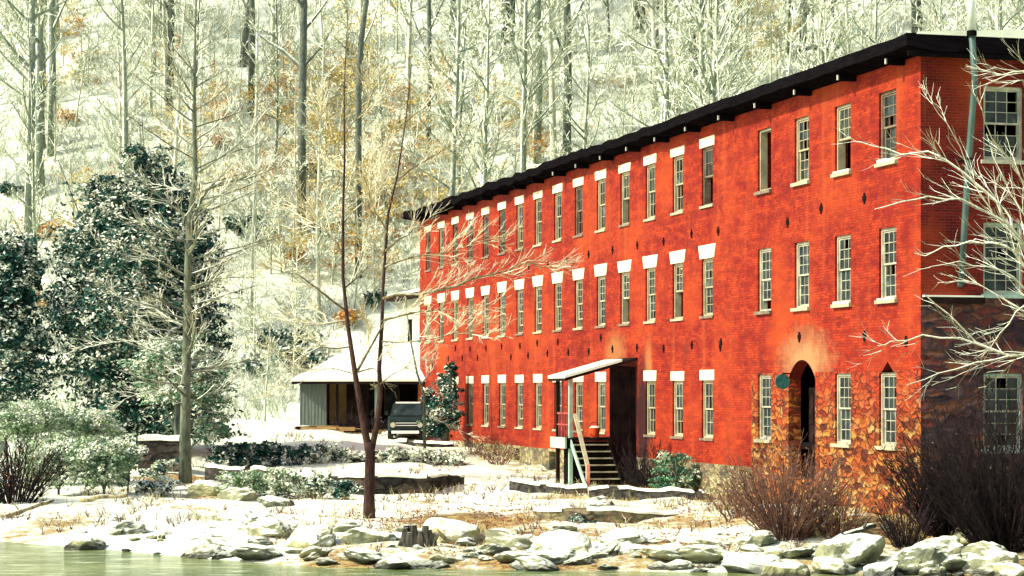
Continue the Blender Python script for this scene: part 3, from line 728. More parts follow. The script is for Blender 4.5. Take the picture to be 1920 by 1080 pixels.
b = MB(); prism(b, [(1.25, .86, 1.2, 1.25), (1.75, .74, 1.2, 1.86), (2.7, .74, 1.2, 1.88), (3.0, .84, 1.2, 1.26)]); b.build("cab", MT['truckg'], truck)
b = MB(); b.quad(*[Vector((tx+x, ty+y, tz+z)) for x, y, z in ((-.72, 1.27, 1.30), (.72, 1.27, 1.30), (.64, 1.67, 1.80), (-.64, 1.67, 1.80))]); b.build("windshield", MT['glass'], truck)
tb("grille", MT['black'], [(-.5, .5, -.03, 0, .68, .98)]); tb("grille_bar", MT['chrome'], [(-.52, .52, -.05, -.03, .80, .83), (-.52, .52, -.05, -.03, .92, .95)])
tb("bumper", MT['chrome'], [(-.72, .62, -.18, -.06, .42, .56)])
for sgn in (-1, 1):
    b = MB(); c = Vector((tx+sgn*.66, ty-.06, tz+.84)); b.tube([c, c+Vector((0, .1, 0))], [.13, .13], 12); b.build("headlight", MT['frame_w'], truck)
    for yy in (.85, 4.0):
        b = MB(); c = Vector((tx+sgn*.82, ty+yy, tz+.36)); b.tube([c-Vector((.12, 0, 0)), c+Vector((.12, 0, 0))], [.37, .37], 16); wh = b.build("wheel", MT['black'], truck)
        b = MB(); b.tube([c+Vector((sgn*.121, 0, 0)), c+Vector((sgn*.15, 0, 0))], [.2, .16], 12); b.build("rim", MT['rafter'], wh)
tb("mirror", MT['truckg'], [(-1.12, -.98, 1.4, 1.5, 1.3, 1.5), (.98, 1.12, 1.4, 1.5, 1.3, 1.5)])
b = MB(); b.quad(*[Vector((tx+x, ty+y, tz+z)) for x, y, z in ((-.6, 1.75, 1.885), (.6, 1.75, 1.885), (.6, 2.6, 1.9), (-.6, 2.6, 1.9))]); b.box(tx-.62, tx+.6, ty+1.8, ty+2.65, tz+1.885, tz+1.95); b.build("snow", MT['snow'], truck)

# ---------------------------------------------------------------- trees
def curve_pts(p0, dirv, L, n, droop, wob, rn):
    pts = [Vector(p0)]; d = Vector(dirv).normalized()
    for k in range(n):
        d = (d+Vector((rn.uniform(-wob, wob), rn.uniform(-wob, wob), rn.uniform(-wob, wob)+droop))).normalized(); pts.append(pts[-1]+d*(L/n))
    return pts
def twigs(b, pts, r0, rn, dens, L, lvl, m=1, up=.15, minr=.012, nside=3):
    """side shoots along a limb, recursively"""
    tot = sum((q-p).length for p, q in zip(pts, pts[1:])); n = max(1, int(tot*dens))
    for _ in range(n):
        t = rn.uniform(.12, 1.)*(len(pts)-1); k = min(int(t), len(pts)-2); f = t-k
        p = pts[k].lerp(pts[k+1], f); d = (pts[k+1]-pts[k]).normalized()
        side = d.cross(Vector((rn.uniform(-1, 1), rn.uniform(-1, 1), rn.uniform(-1, 1)))).normalized()
        far = minr > .014
        dv = (d*rn.uniform(.5, 1.0)+side*rn.uniform(.5, 1.0)+Vector((0, 0, up))).normalized() if far else (d*rn.uniform(.8, 1.3)+side*rn.uniform(.3, .85)+Vector((0, 0, up))).normalized()
        l = L*rn.uniform(.4, 1.)*(1-.55*t/(len(pts)-1)); r = max(minr, r0*.55*(1-.6*t/(len(pts)-1)))
        q = curve_pts(p, dv, l, (3 if lvl > 0 else 2) if far else (6 if lvl > 0 else 4), up*.25, .16 if far else .12, rn)
        b.tube(q, [r*(1-.75*j/(len(q)-1))+minr*.3 for j in range(len(q))], nside, m, cap=False)
        if lvl > 0: twigs(b, q, r, rn, dens*1.5, L*.5, lvl-1, m, up, minr if far else minr*.75, nside)
def tree_mesh(seed, H, r, crown_lo, spread, nl, dens, lean=.02, minr=.018, upang=(.35, 1.0), forks=True, lvl=1):
    rn = random.Random(seed); tb_ = MB(); cb = MB()
    n = 9; pts = [Vector((0, 0, -.4))]; d = Vector((rn.uniform(-lean, lean), rn.uniform(-lean, lean), 1))
    for k in range(n):
        d = (d+Vector((rn.uniform(-.035, .035), rn.uniform(-.035, .035), 0))).normalized(); pts.append(pts[-1]+d*(H/n))
    rad = [r*1.35]+[r*(1-.86*(k/n)**1.1) for k in range(1, n+1)]
    tb_.tube(pts, rad, 7)
    for k in range(nl):
        t = crown_lo+(1-crown_lo)*(k+rn.random())/nl; t = min(t, .97); q = t*n; i = int(q); p = pts[i].lerp(pts[i+1], q-i)
        az = rn.uniform(0, 6.283); el = rn.uniform(*upang); l = spread*(1.05-.75*(t-crown_lo)/(1-crown_lo))*rn.uniform(.6, 1.15)
        rr = min(rad[i]*.5, r*.42)*rn.uniform(.6, 1)
        lp = curve_pts(p, (math.cos(az)*math.cos(el), math.sin(az)*math.cos(el), math.sin(el)), l, 6, .05, .13, rn)
        cb.tube(lp, [rr*(1-.85*j/6)+minr*.5 for j in range(7)], 4, 0, cap=False)
        twigs(cb, lp, rr*.6, rn, dens, l*.42, lvl, 1, .18, minr)
    return tb_, cb
def place_tree(name, loc, meshes, rot, scl, label, cat, group):
    e = empty(name, loc, label, cat, group); e.rotation_euler = (0, 0, rot); e.scale = (scl, scl, scl)
    for nm, me in meshes:
        o = bpy.data.objects.new(nm, me); sc.collection.objects.link(o); o.parent = e
    return e
def mesh_only(b, name, mats, smooth=False):
    o = b.build(name, mats, None, loc=(0, 0, 0), smooth=smooth); me = o.data; bpy.data.objects.remove(o); return me
variants = []
specs = [(11, 24, .26, .42, 4.8, 22, 1.5, 'bark_hill'), (12, 27, .30, .50, 5.2, 20, 1.4, 'bark_hill'), (13, 21, .17, .35, 3.8, 20, 1.7, 'bark_hill2'),
         (14, 25, .22, .45, 4.4, 22, 1.5, 'bark_hill2'), (15, 28, .34, .55, 5.5, 18, 1.4, 'bark_hill3'), (16, 17, .11, .25, 3.0, 22, 1.9, 'bark_hill2'),
         (17, 19, .13, .28, 3.2, 22, 1.9, 'bark_hill'), (18, 23, .20, .38, 4.6, 24, 1.5, 'bark_hill')]
for s_ in specs:
    tb_, cb = tree_mesh(s_[0], s_[1], s_[2], s_[3]*.6, s_[4], int(s_[5]*1.7), s_[6]*2.1, minr=.026)
    variants.append([("trunk", mesh_only(tb_, "trunk", MT[s_[7]], True)), ("crown", mesh_only(cb, "crown", [MT[s_[7]], MT['twig_hill']]))])
rn = random.Random(77); spots = []; KEEP = ((568, 147), (1006, 158), (1062, 158), (950, 172), (674, 143))
LAB = {0: ('bare grey green tree with snowy crown on the wooded hillside', 'grey trees standing in the hillside wood'), 4: ('tall dark trunked bare tree on the snowy hillside', 'dark trunked trees standing in the hillside wood'),
       2: ('slim pale barked bare tree on the snowy hillside', 'slim pale trees standing in the hillside wood')}
tries = 0
while len(spots) < 205 and tries < 9000:
    tries += 1
    Y = rn.uniform(126, 215); X = rn.uniform(-.25, .25)*Y*1.02
    u_, v_ = uv_of(X, Y)
    if v_ < 20 and Y < 129-.04*X: continue
    if -2 < u_ < 75 and -2 < v_ < 19: continue
    if any(abs(X/Y*F+CX-q_) < 20 and Y < z_ for q_, z_ in KEEP): continue
    if any((X-a)**2+(Y-c)**2 < 4.5 for a, c in spots): continue
    spots.append((X, Y))
for (X, Y) in spots:
    k = rn.choice([0, 1, 2, 3, 3, 5, 5, 6, 6, 2, 7, 7, 4]); lb = LAB[4] if k == 4 else LAB[2] if k in (2, 3, 5) else LAB[0]
    place_tree("forest_tree", (X, Y, ground(X, Y)), variants[k], rn.uniform(0, 6.28), rn.uniform(.8, 1.15), lb[0], "tree", lb[1])
us = []
for s_ in ((41, 7.5, .06, .12, 2.4), (42, 9.5, .075, .15, 2.8), (43, 6, .05, .1, 2.2), (44, 8.5, .07, .12, 2.6)):
    tb_, cb = tree_mesh(s_[0], s_[1], s_[2], s_[3], s_[4], 26, 3.6, lean=.12, minr=.018, upang=(.2, .9))
    us.append([("trunk", mesh_only(tb_, "trunk", MT['bark_hill2'], True)), ("crown", mesh_only(cb, "crown", [MT['bark_hill2'], MT['twig_hill']]))])
n_ = 0
while n_ < 220:
    Y = rn.uniform(121, 190); X = rn.uniform(-.245, .24)*Y; u_, v_ = uv_of(X, Y)
    if v_ < 20 and Y < 128-.04*X and not (X < -12 and Y > 118): continue
    if -2 < u_ < 75 and -2 < v_ < 19: continue
    place_tree("young_bare_tree", (X, Y, ground(X, Y)), us[rn.randint(0, 3)], rn.uniform(0, 6.28), rn.uniform(.7, 1.2), "small leafless tree with snow laden twigs under the taller hillside trees", "tree", "young bare trees of the hillside wood"); n_ += 1
# trees of the hillside that stand out
def pix_trunk(name, pts, Z, rads, label, limbs=(), mat='bark_hill3', tw='twig_hill', base=None, dens=1.6, L=1.6, lvl=1, group=None, n=8):
    p3 = [P(x, y, Z) for x, y in pts]
    g = base or at(pts[0][0], Z); e = empty(name, g, label, "tree", group)
    rng = random.Random(int(pts[0][0]))
    p3[0] = Vector((g.x, g.y, g.z-.3))
    b = MB(); b.tube(p3, rads, n); b.build("trunk", MT[mat], e, smooth=True)
    c = MB()
    for lp, r0, dz in limbs:
        q = []
        for j, (x, y) in enumerate(lp): q.append(P(x, y, Z+dz*j/(len(lp)-1)))
        c.tube(q, [r0*(1-.8*j/(len(q)-1)) for j in range(len(q))], 5, 0, cap=False)
        twigs(c, q, r0*.5, rng, dens, L, lvl, 1, .12, .018)
    if limbs: c.build("crown", [MT[mat], MT[tw]], e)
    return e
pix_trunk("forked_hill_tree", [(566, 330), (566, 240), (568, 125), (570, 0), (568, -160)], 146, [.27, .26, .25, .22, .16],
          "forked hillside tree with two bent limbs like raised arms above the snowy slope",
          [([(566, 128), (530, 95), (505, 80), (482, 62), (474, 45)], .17, 2), ([(570, 122), (590, 100), (605, 85), (625, 50)], .14, -1), ([(568, 60), (600, 20), (640, -40)], .12, 2), ([(570, 20), (540, -40), (510, -90)], .12, -2)], dens=.5)
pix_trunk("hill_tree", [(672, 330), (672, 180), (676, 80), (688, -10), (700, -140)], 142, [.22, .20, .2, .17, .12], "thin dark hillside tree curving rightward near its top",
          [([(674, 100), (700, 40), (720, -30)], .08, 2)], 'bark_hill3')
for x, yb_, Z, r, lab in ((1006, 305, 150, .36, "thick greenish trunk on the hill directly above the mill's middle"), (1062, 300, 149, .34, "mottled dark trunk beside the thick greenish one above the mill roof"),
                          (946, 118, 166, .36, "very dark straight trunk high on the slope above the mill"), (958, 110, 168, .3, "dark twin trunk touching its darker neighbour high on the slope"),
                          (318, 210, 158, .3, "broken looking dark trunk behind the big evergreen"), (1505, 95, 170, .32, "dark crooked trunk above the mill's black eaves"), (95, 290, 150, .34, "teal grey trunk on the hill above the left evergreen"),
                          (803, 290, 148, .2, "patchy dark trunk just behind the mill's far end"), (470, 220, 155, .28, "dark short trunk between the evergreen and the forked hill tree"), (1270, 110, 168, .25, "straight grey trunk above the mill's first wing"),
                          (1190, 60, 172, .28, "pale tall trunk high above the mill eaves")):
    gx = hit(x, yb_, 120); Z = gx.y
    pix_trunk("hill_tree", [(x, yb_), (x+3, yb_-150), (x+1, yb_-300), (x+8, yb_-450), (x+4, yb_-560)], Z, [r*.9, r*.8, r*.72, r*.6, r*.4], lab,
              [([(x+2, yb_-180), (x-30, yb_-260), (x-45, yb_-340)], r*.35, 2), ([(x+2, yb_-230), (x+38, yb_-310), (x+50, yb_-400)], r*.35, -2), ([(x+4, yb_-330), (x-25, yb_-420), (x-40, yb_-500)], r*.3, 2)],
              'bark_hill3' if 'dark' in lab else 'bark_hill', base=gx, dens=1.2)

# saplings still holding withered leaves, and dark shrubs, on the slope
def leafball(b, c, R3, n, size, rn, hollow=.35, m=0, flat=0.0):
    c = Vector(c)
    for _ in range(n):
        while True:
            q = Vector((rn.uniform(-1, 1), rn.uniform(-1, 1), rn.uniform(-1, 1)))
            if hollow < q.length < 1: break
        p = c+Vector((q.x*R3[0], q.y*R3[1], q.z*R3[2])); s = size*rn.uniform(.5, 1.3)
        nn = (q*.8+Vector((rn.gauss(0, .6), rn.gauss(0, .6), rn.gauss(0, .6)+flat))).normalized(); a = nn.orthogonal().normalized(); a = Matrix.Rotation(rn.uniform(0, 6.28), 3, nn) @ a; d = nn.cross(a)
        b.quad(p-a*s, p-d*s*.5, p+a*s, p+d*s*.5, m=m)
def sapling(seed, mat, H=5.5, R_=1.8, n=420):
    rn = random.Random(seed); t = MB(); pts = curve_pts((0, 0, -.2), (0, 0, 1), H, 5, .05, .06, rn); t.tube(pts, [.06, .05, .045, .035, .025, .015], 5)
    c = MB()
    for k in range(12):
        i = rn.randint(1, 4); p = pts[i]; az = rn.uniform(0, 6.28)
        lp = curve_pts(p, (math.cos(az), math.sin(az), .45), R_*rn.uniform(.6, 1.1), 4, .03, .15, rn); c.tube(lp, [.025, .02, .016, .012, .008], 3, 0, cap=False)
        for q in lp[1:]: leafball(c, q, (.5, .5, .3), n//48, .11, rn, 0, 1)
    return [("trunk", mesh_only(t, "trunk", MT['bark_hill2'])), ("crown", mesh_only(c, "crown", [MT['bark_hill2'], MT[mat]]))]
sap = [sapling(1, 'orange'), sapling(2, 'yellow'), sapling(3, 'yellow', 7, 2.3, 600), sapling(4, 'orange', 3.5, 1.4, 350)]
rn = random.Random(9)
for k in range(100):
    if k < 82: x = rn.gauss(640, 150); y = rn.uniform(190, 560)
    elif k < 90: x = rn.uniform(1280, 1480); y = rn.uniform(110, 200)
    else: x = rn.uniform(40, 420); y = rn.uniform(120, 560)
    if x < 300 and k < 82: continue
    g = hit(x, y, 122)
    if g.y > 200: continue
    kk = rn.choice([0, 1, 1, 2, 2, 3]); place_tree("leafy_sapling", g, sap[kk], rn.uniform(0, 6), rn.uniform(.7, 1.2), "young beech still holding %s withered leaves on the slope" % ("orange" if kk in (0, 3) else "yellow"), "sapling", "%s leaved saplings on the hillside" % ("orange" if kk in (0, 3) else "yellow"))
# dark snow flecked shrubs on the slope
def shrub(name, c, R3, n, size, mat, label, group=None, stem=True, hollow=.2, seed=1, flat=.5, cat="shrub", clumps=6, stemmat='bark_hill3'):
    rn = random.Random(seed); g = Vector(c); e = empty(name, g, label, cat, group); b = MB()
    for k in range(clumps):
        a = rn.uniform(0, 6.28); rr = rn.uniform(0, .6); cc = g+Vector((math.cos(a)*rr*R3[0], math.sin(a)*rr*R3[1], R3[2]*rn.uniform(.5, 1.35)))
        leafball(b, cc, (R3[0]*.55, R3[1]*.55, R3[2]*.5), n//clumps, size, rn, hollow, 0, flat)
    b.build("foliage", MT[mat], e)
    s = MB()
    for k in range(7):
        a = rn.uniform(0, 6.28); s.tube(curve_pts(g-Vector((0, 0, .1)), (math.cos(a)*.5, math.sin(a)*.5, 1), R3[2]*1.6, 4, 0, .1, rn), [.05, .04, .03, .02, .01], 4)
    s.build("stems", MT[stemmat], e)
    return e
rn = random.Random(21)
for x, y, r in ((470, 430, 1.6), (490, 445, 1.3), (445, 425, 1.2), (578, 318, 1.1), (590, 690, 1.4), (545, 680, 1.5), (480, 690, 1.3), (610, 430, 1.2), (640, 420, 1.), (700, 560, 1.), (15, 350, 1.), (1550, 90, 1.5), (560, 650, 1.6), (500, 640, 1.2)):
    g = hit(x, y+18, 110); shrub("hillside_shrub", g, (r, r, r*.62), 420, .17, 'ever', "dark evergreen shrub flecked with snow on the lower slope", "dark shrubs on the slope", seed=int(x))
for x, y, r in ((560, 480, 1.2), (655, 600, 1.3), (650, 590, 1.), (410, 260, 1.), (460, 320, 1.4), (65, 560, 1.3), (60, 430, 1.5), (90, 425, 1.3), (700, 390, 1.), (680, 300, .8), (450, 330, 1.1), (130, 215, 1.1)):
    g = hit(x, y+20, 105); shrub("hillside_shrub", g, (r, r, r*.6), 320, .13, 'orange', "rusty orange leaved shrub on the snowy slope", "rusty shrubs on the slope", seed=int(x)+1)

# ---- big evergreens in front of the hill
def evergreen(name, base, clumps, Z, mat, label, n, size, seed, flat=.55, trunk_r=.2, snowmat=None):
    """clumps in pixels: (x, y, rx, ry, dz)"""
    rn = random.Random(seed); e = empty(name, base, label, "evergreen"); b = MB(); tot = sum(c[2]*c[3] for c in clumps); soft = mat in ('shrub_g', 'ever_l')
    t = MB(); top = None
    for (x, y, rx, ry, dz) in clumps:
        c = P(x, y, Z+dz); k = Z/F
        m = int(n*rx*ry/tot); sub = max(5, m//150)
        for _ in range(sub):
            while True:
                q = Vector((rn.uniform(-1, 1), rn.uniform(-1, 1), rn.uniform(-1, 1)))
                if q.length < 1: break
            cc = c+Vector((q.x*rx*k*.8, q.y*rx*k*.8, q.z*ry*k*.8)); s = rn.uniform(.45, .8)
            leafball(b, cc, (rx*k*s, rx*k*s, ry*k*s*.85), int(m/sub*(.45 if soft else 1)), size, rn, .0, 0, flat)
        for _ in range(int(m/(38 if soft else 110))):
            az = rn.uniform(0, 6.283); st0 = c+Vector((math.cos(az)*rx*k*.5, math.sin(az)*rx*k*.5, rn.uniform(-.7, .8)*ry*k))
            sp = curve_pts(st0, (math.cos(az), math.sin(az), rn.uniform(-.25, .5)), rx*k*rn.uniform(.5, 1.0), 7, -.06, .12, rn)
            for j, q in enumerate(sp): leafball(b, q, (.13, .13, .07) if soft else (.16, .16, .10), 7-j//2, size, rn, 0, 0, flat)
        t.tube(curve_pts(Vector((base.x, base.y, base.z+(c.z-base.z)*.3)), c-Vector((base.x, base.y, base.z+(c.z-base.z)*.3)), (c-base).length*.85, 4, 0, .08, rn), [.09, .07, .05, .035, .02], 4)
        if top is None or c.z > top.z: top = c
    t.tube([base-Vector((0, 0, .3)), base.lerp(top, .5), top], [trunk_r, trunk_r*.7, .05], 7)
    b.build("foliage", MT[mat], e); t.build("trunk", MT['bark_hill3'], e)
    return e
big = [(205, 400, 70, 60, 0), (290, 350, 60, 55, 0), (330, 420, 60, 50, 0), (185, 480, 80, 70, 1), (280, 470, 90, 70, -1), (370, 490, 50, 60, 0), (170, 580, 85, 70, 0), (260, 580, 100, 80, -1),
       (360, 590, 65, 60, 0), (190, 680, 80, 70, 0), (290, 680, 90, 70, 0), (385, 660, 50, 50, 0), (220, 770, 80, 60, 0), (330, 780, 90, 60, 0), (270, 300, 40, 30, 0), (180, 345, 40, 20, 0)]
evergreen("evergreen_tree", at(265, 97), big, 97, 'ever', "largest dark glossy evergreen with snow on its leaves at the yard's edge", 56000, .11, 31)
left = [(20, 470, 45, 45, 0), (45, 540, 45, 60, 0), (0, 600, 60, 70, 0), (50, 650, 45, 60, 0), (10, 710, 70, 60, 0), (-50, 560, 60, 90, 0)]
evergreen("evergreen_tree", at(5, 96), left, 96, 'ever', "smaller dark evergreen left of the largest one with open slope between them", 20000, .11, 32)
evergreen("hemlock_tree", at(335, 92), [(330, 660, 60, 30, 0), (290, 690, 50, 25, 0), (380, 700, 55, 30, 0), (330, 735, 60, 25, -.5), (395, 740, 40, 22, 0), (400, 800, 30, 30, 0)], 92, 'ever_l', "pale green feathery hemlock boughs in front of the largest dark evergreen", 11000, .085, 33, .9)
evergreen("evergreen_bush", at(832, 107), [(822, 775, 24, 34, 0), (848, 760, 20, 50, 0), (836, 715, 16, 30, .3), (815, 805, 24, 22, 0), (846, 690, 10, 18, 0), (808, 750, 16, 22, .5)], 107, 'ever', "dark snow flecked bush between the shed and the mill's far end", 5200, .10, 34)
for i, (x, y, rx, ry, Z, lab) in enumerate(((50, 780, 60, 32, 82, "broad pale green feathery shrub at the far left of the bank"), (165, 790, 55, 28, 83, "pale feathery shrub under the largest evergreen with snow on its top"),
                                           (110, 850, 75, 38, 78, "yellow green feathery shrub low on the bank between its neighbours"), (195, 850, 50, 36, 77, "bright green feathery shrub beside the snow covered shrub"), )):
    evergreen("feathery_shrub", at(x, Z), [(x, y, rx, ry, 0), (x-rx*.5, y+ry*.5, rx*.7, ry*.7, 0), (x+rx*.5, y+ry*.4, rx*.6, ry*.7, 0), (x, y+ry, rx*.8, ry*.8, 0)], Z, 'shrub_g', lab, 5500, .07, 50+i, .9, .05)
evergreen("snowy_shrub", at(240, 79), [(240, 855, 26, 22, 0), (225, 875, 22, 20, 0)], 79, 'hedge', "rounded shrub almost buried in snow left of the snow capped ledge", 1100, .1, 60, 1.2, .04)
evergreen("rhododendron", at(305, 82), [(305, 875, 26, 14, 0), (285, 890, 22, 12, 0)], 82, 'hedge', "low snowy rhododendron just under the snow capped ledge", 800, .1, 61, 1.1, .03)
evergreen("rhododendron", at(290, 78), [(290, 915, 30, 13, 0), (320, 905, 16, 10, 0)], 78, 'hedge', "lower snowy rhododendron in the brown leaves left of the straight trunk", 700, .1, 62, 1.1, .03)
evergreen("grassy_shrub", at(500, 77), [(500, 905, 55, 28, 0), (560, 925, 30, 22, 0), (455, 910, 40, 25, 0)], 77, 'shrub_g', "mounded pale green shrub in front of the low stone wall", 2600, .075, 63, .7, .04)
evergreen("green_bush", at(1270, 76), [(1262, 870, 28, 26, 0), (1300, 895, 26, 24, 0), (1250, 905, 24, 22, 0)], 76, 'ever_l', "small green and brown bush at the mill's foot right of the stairs", 1500, .07, 64, .2, .03)
evergreen("wall_shrub", at(600, 76.5), [(600, 905, 28, 16, 0), (625, 918, 24, 14, 0)], 76.5, 'hedge', "dark snow dotted shrub against the long stone wall right of the mounded shrub", 1500, .07, 65, .9, .03)
evergreen("wall_shrub", at(652, 76), [(655, 915, 22, 14, 0), (640, 926, 18, 10, 0)], 76, 'ever', "darkest low shrub against the long stone wall beside the forked tree", 1100, .07, 66, .6, .03)
evergreen("ledge_shrub", at(1085, 64), [(1085, 975, 22, 12, 0), (1110, 985, 16, 9, 0)], 64, 'ever', "small dark shrub in the hollow under the yellowish ledge", 1000, .05, 67, .5, .02)
# the hedge of snow capped shrubs, one thing each
for i in range(12):
    x = 415+i*39; Z = 92+.35*i; y = 850+1.2*i; green = i < 5
    evergreen("hedge_shrub", at(x, Z), [(x, y-6, 26, 17, 0), (x+10, y+8, 24, 15, .3), (x-8, y+12, 20, 12, -.3)], Z, 'ever' if green else 'hedge',
              None, 1500, .085, 70+i, .6 if green else 1.0, .04)
    o = [q for q in bpy.data.objects if q.name.startswith("hedge_shrub")][-1]
for o in [q for q in bpy.data.objects if q.name.startswith("hedge_shrub")]:
    left_ = ((o.location.x/o.location.y)*F+CX) < 590
    tag(o, "dark green shrub of the low hedge, little snow on it" if left_ else "hedge shrub almost hidden under white snow", "shrub", "dark green shrubs of the hedge" if left_ else "snow buried shrubs of the hedge")

# ---- bare foreground trees
def px_tree(name, Z, base, stems, limbs, label, trunkmat, limbmat, twigmat, dens, L, lvl=2, minr=.011, seed=1, auto=None):
    rn = random.Random(seed); e = empty(name, base, label, "tree"); t = MB(); c = MB()
    for pts, rad in stems:
        q = [P(x, y, Z+dz) for x, y, dz in pts]
        if pts[0][1] > 850 or base.z > q[0].z-1.5: q[0] = Vector((q[0].x, q[0].y, min(q[0].z, base.z-.2)))
        t.tube(q, rad, 9)
        if auto:
            y0, y1, n, LL, el = auto
            for k in range(n):
                y = y0+(y1-y0)*(k+rn.random())/n
                for a_, b_, ra in zip(pts, pts[1:], rad):
                    if b_[1] <= y <= a_[1]:
                        f = (a_[1]-y)/(a_[1]-b_[1]); p = P(a_[0]+(b_[0]-a_[0])*f, y, Z); az = rn.uniform(0, 6.28); l = LL(y)*rn.uniform(.6, 1.1); ee = el(y)+rn.uniform(-.1, .15)
                        lp = curve_pts(p, (math.cos(az)*math.cos(ee), math.sin(az)*math.cos(ee)*.8, math.sin(ee)), l, 7, .045, .10, rn)
                        r0 = min(ra*.38, .055); c.tube(lp, [r0*(1-.8*j/7)+minr*.4 for j in range(8)], 4, 0, cap=False); twigs(c, lp, r0*.6, rn, dens, L, lvl-1, 1, .08, minr)
    for pts, r0, dz in limbs:
        q = [P(x, y, Z+dz*j/(len(pts)-1)) for j, (x, y) in enumerate(pts)]
        # smooth the polyline
        q2 = []
        for a_, b_ in zip(q, q[1:]):
            q2 += [a_, a_.lerp(b_, .5)+Vector((rn.uniform(-.06, .06), 0, rn.uniform(-.06, .06)))]
        q2.append(q[-1]); c.tube(q2, [r0*(1-.75*j/(len(q2)-1)) for j in range(len(q2))], 5, 0, cap=False); twigs(c, q2, r0*.55, rn, dens, L, lvl, 1, .08, minr)
    t.build("trunk", MT[trunkmat], e, smooth=True); c.build("crown", [MT[limbmat], MT[twigmat]], e)
    return e
bA = hit(692, 972)
ZA = bA.y
px_tree("forked_tree", ZA, bA,
    [([(692, 980, 0), (692, 930, 0), (694, 850, 0), (690, 830, 0)], [.20, .165, .15, .14]),
     ([(693, 850, 0), (682, 800, 0), (672, 740, 0), (664, 690, 0), (652, 610, 0), (643, 520, 0), (643, 400, 0), (646, 300, 0), (645, 180, 0), (650, 60, 0)], [.12, .10, .09, .078, .06, .05, .04, .03, .02, .012]),
     ([(695, 850, 0), (706, 800, 0), (713, 740, .1), (711, 690, .2), (716, 610, .2), (718, 540, .3), (722, 480, .3), (728, 400, .3), (745, 330, .3), (760, 230, .3), (772, 120, .3)], [.10, .085, .075, .068, .058, .048, .042, .034, .026, .018, .01])],
    [([(668, 700), (690, 660), (720, 605), (735, 595)], .05, .2), ([(665, 700), (700, 690), (713, 705)], .03, .1), ([(645, 580), (600, 545), (560, 515), (500, 500)], .04, -1.), ([(643, 480), (610, 430), (570, 400), (520, 350)], .035, 1.),
     ([(646, 540), (690, 500), (700, 495)], .03, 1.), ([(720, 600), (780, 585), (850, 580), (930, 570)], .04, -1.2), ([(718, 560), (780, 552), (860, 535), (920, 515), (990, 490), (1040, 502)], .05, -1.6),
     ([(722, 470), (748, 448), (775, 430), (800, 415)], .03, .5), ([(728, 440), (705, 400), (690, 350), (670, 300)], .03, -.5), ([(745, 340), (800, 300), (850, 270)], .03, .5), ([(716, 640), (780, 640), (850, 625), (900, 630)], .03, -1.4),
     ([(700, 400), (650, 330), (640, 300)], .02, .6), ([(643, 420), (680, 380), (700, 340), (720, 290)], .02, 1), ([(713, 720), (760, 690), (790, 660)], .02, .6), ([(655, 650), (600, 650), (560, 670), (500, 660)], .03, -.8),
     ([(660, 700), (620, 690), (580, 700), (540, 740)], .02, -.7), ([(722, 500), (780, 480), (850, 470), (930, 440)], .03, -1.3), ([(650, 600), (580, 610), (520, 590)], .025, 1.3), ([(645, 300), (610, 240), (590, 180)], .02, .7), ([(646, 250), (690, 200), (710, 140)], .02, -.7), ([(760, 230), (800, 200), (830, 150)], .02, .5), ([(735, 380), (700, 330), (690, 260)], .02, .6)],
    "forked bare tree with reddish brown trunk in the middle of the yard", 'bark_brown', 'bark_olive', 'twig_gold', 3.4, 2.1, 2, .0085, 5)
bB = hit(347, 905); ZB = bB.y
px_tree("straight_tree", ZB, bB, [([(347, 912, 0), (347, 800, 0), (349, 700, 0), (351, 600, 0), (352, 500, 0), (355, 420, 0), (366, 330, 0), (364, 220, 0), (365, 100, 0), (368, -20, 0)], [.27, .20, .17, .15, .135, .12, .095, .075, .05, .03])],
    [([(352, 420), (380, 370), (415, 330), (440, 300)], .07, -.5), ([(352, 520), (300, 490), (240, 480), (180, 455)], .05, -1.5), ([(350, 600), (290, 575), (230, 560), (180, 545)], .05, -1.6), ([(356, 410), (300, 370), (250, 330), (215, 300)], .05, -1.),
     ([(348, 760), (310, 740), (280, 735), (230, 750)], .035, -1.4), ([(349, 690), (300, 660), (230, 640), (150, 650)], .035, -1.), ([(352, 540), (410, 520), (480, 520)], .04, -1.2), ([(360, 370), (420, 340), (480, 330), (540, 300)], .04, -1.2)],
    "straight lichen grey tree with level snowy limbs before the largest evergreen", 'bark_grey', 'bark_grey', 'twig_white', 3.4, 1.7, 2, .0095, 8,
    auto=(760, 10, 60, lambda y: 3.6*sm(-100, 300, y), lambda y: .1+.5*sm(450, 60, y)))
bC = hit(796, 848); ZC = bC.y
px_tree("young_tree", ZC, bC, [([(796, 850, 0), (796, 800, 0), (795, 740, 0), (782, 700, 0), (770, 640, 0), (760, 560, 0)], [.09, .07, .06, .05, .04, .015])],
    [([(797, 775), (820, 790), (850, 800), (880, 815), (900, 825)], .03, -2), ([(790, 720), (810, 690), (815, 640), (830, 590)], .035, 1), ([(782, 700), (740, 680), (720, 640)], .025, 1), ([(775, 660), (800, 620), (805, 570)], .02, 1)],
    "small thin bare tree in front of the truck and brick pillar", 'bark_grey', 'bark_grey', 'twig_gold', 5., 1., 1, .012, 9)
bD = hit(1512, 300, 60) if False else Vector((0, 0, 0))
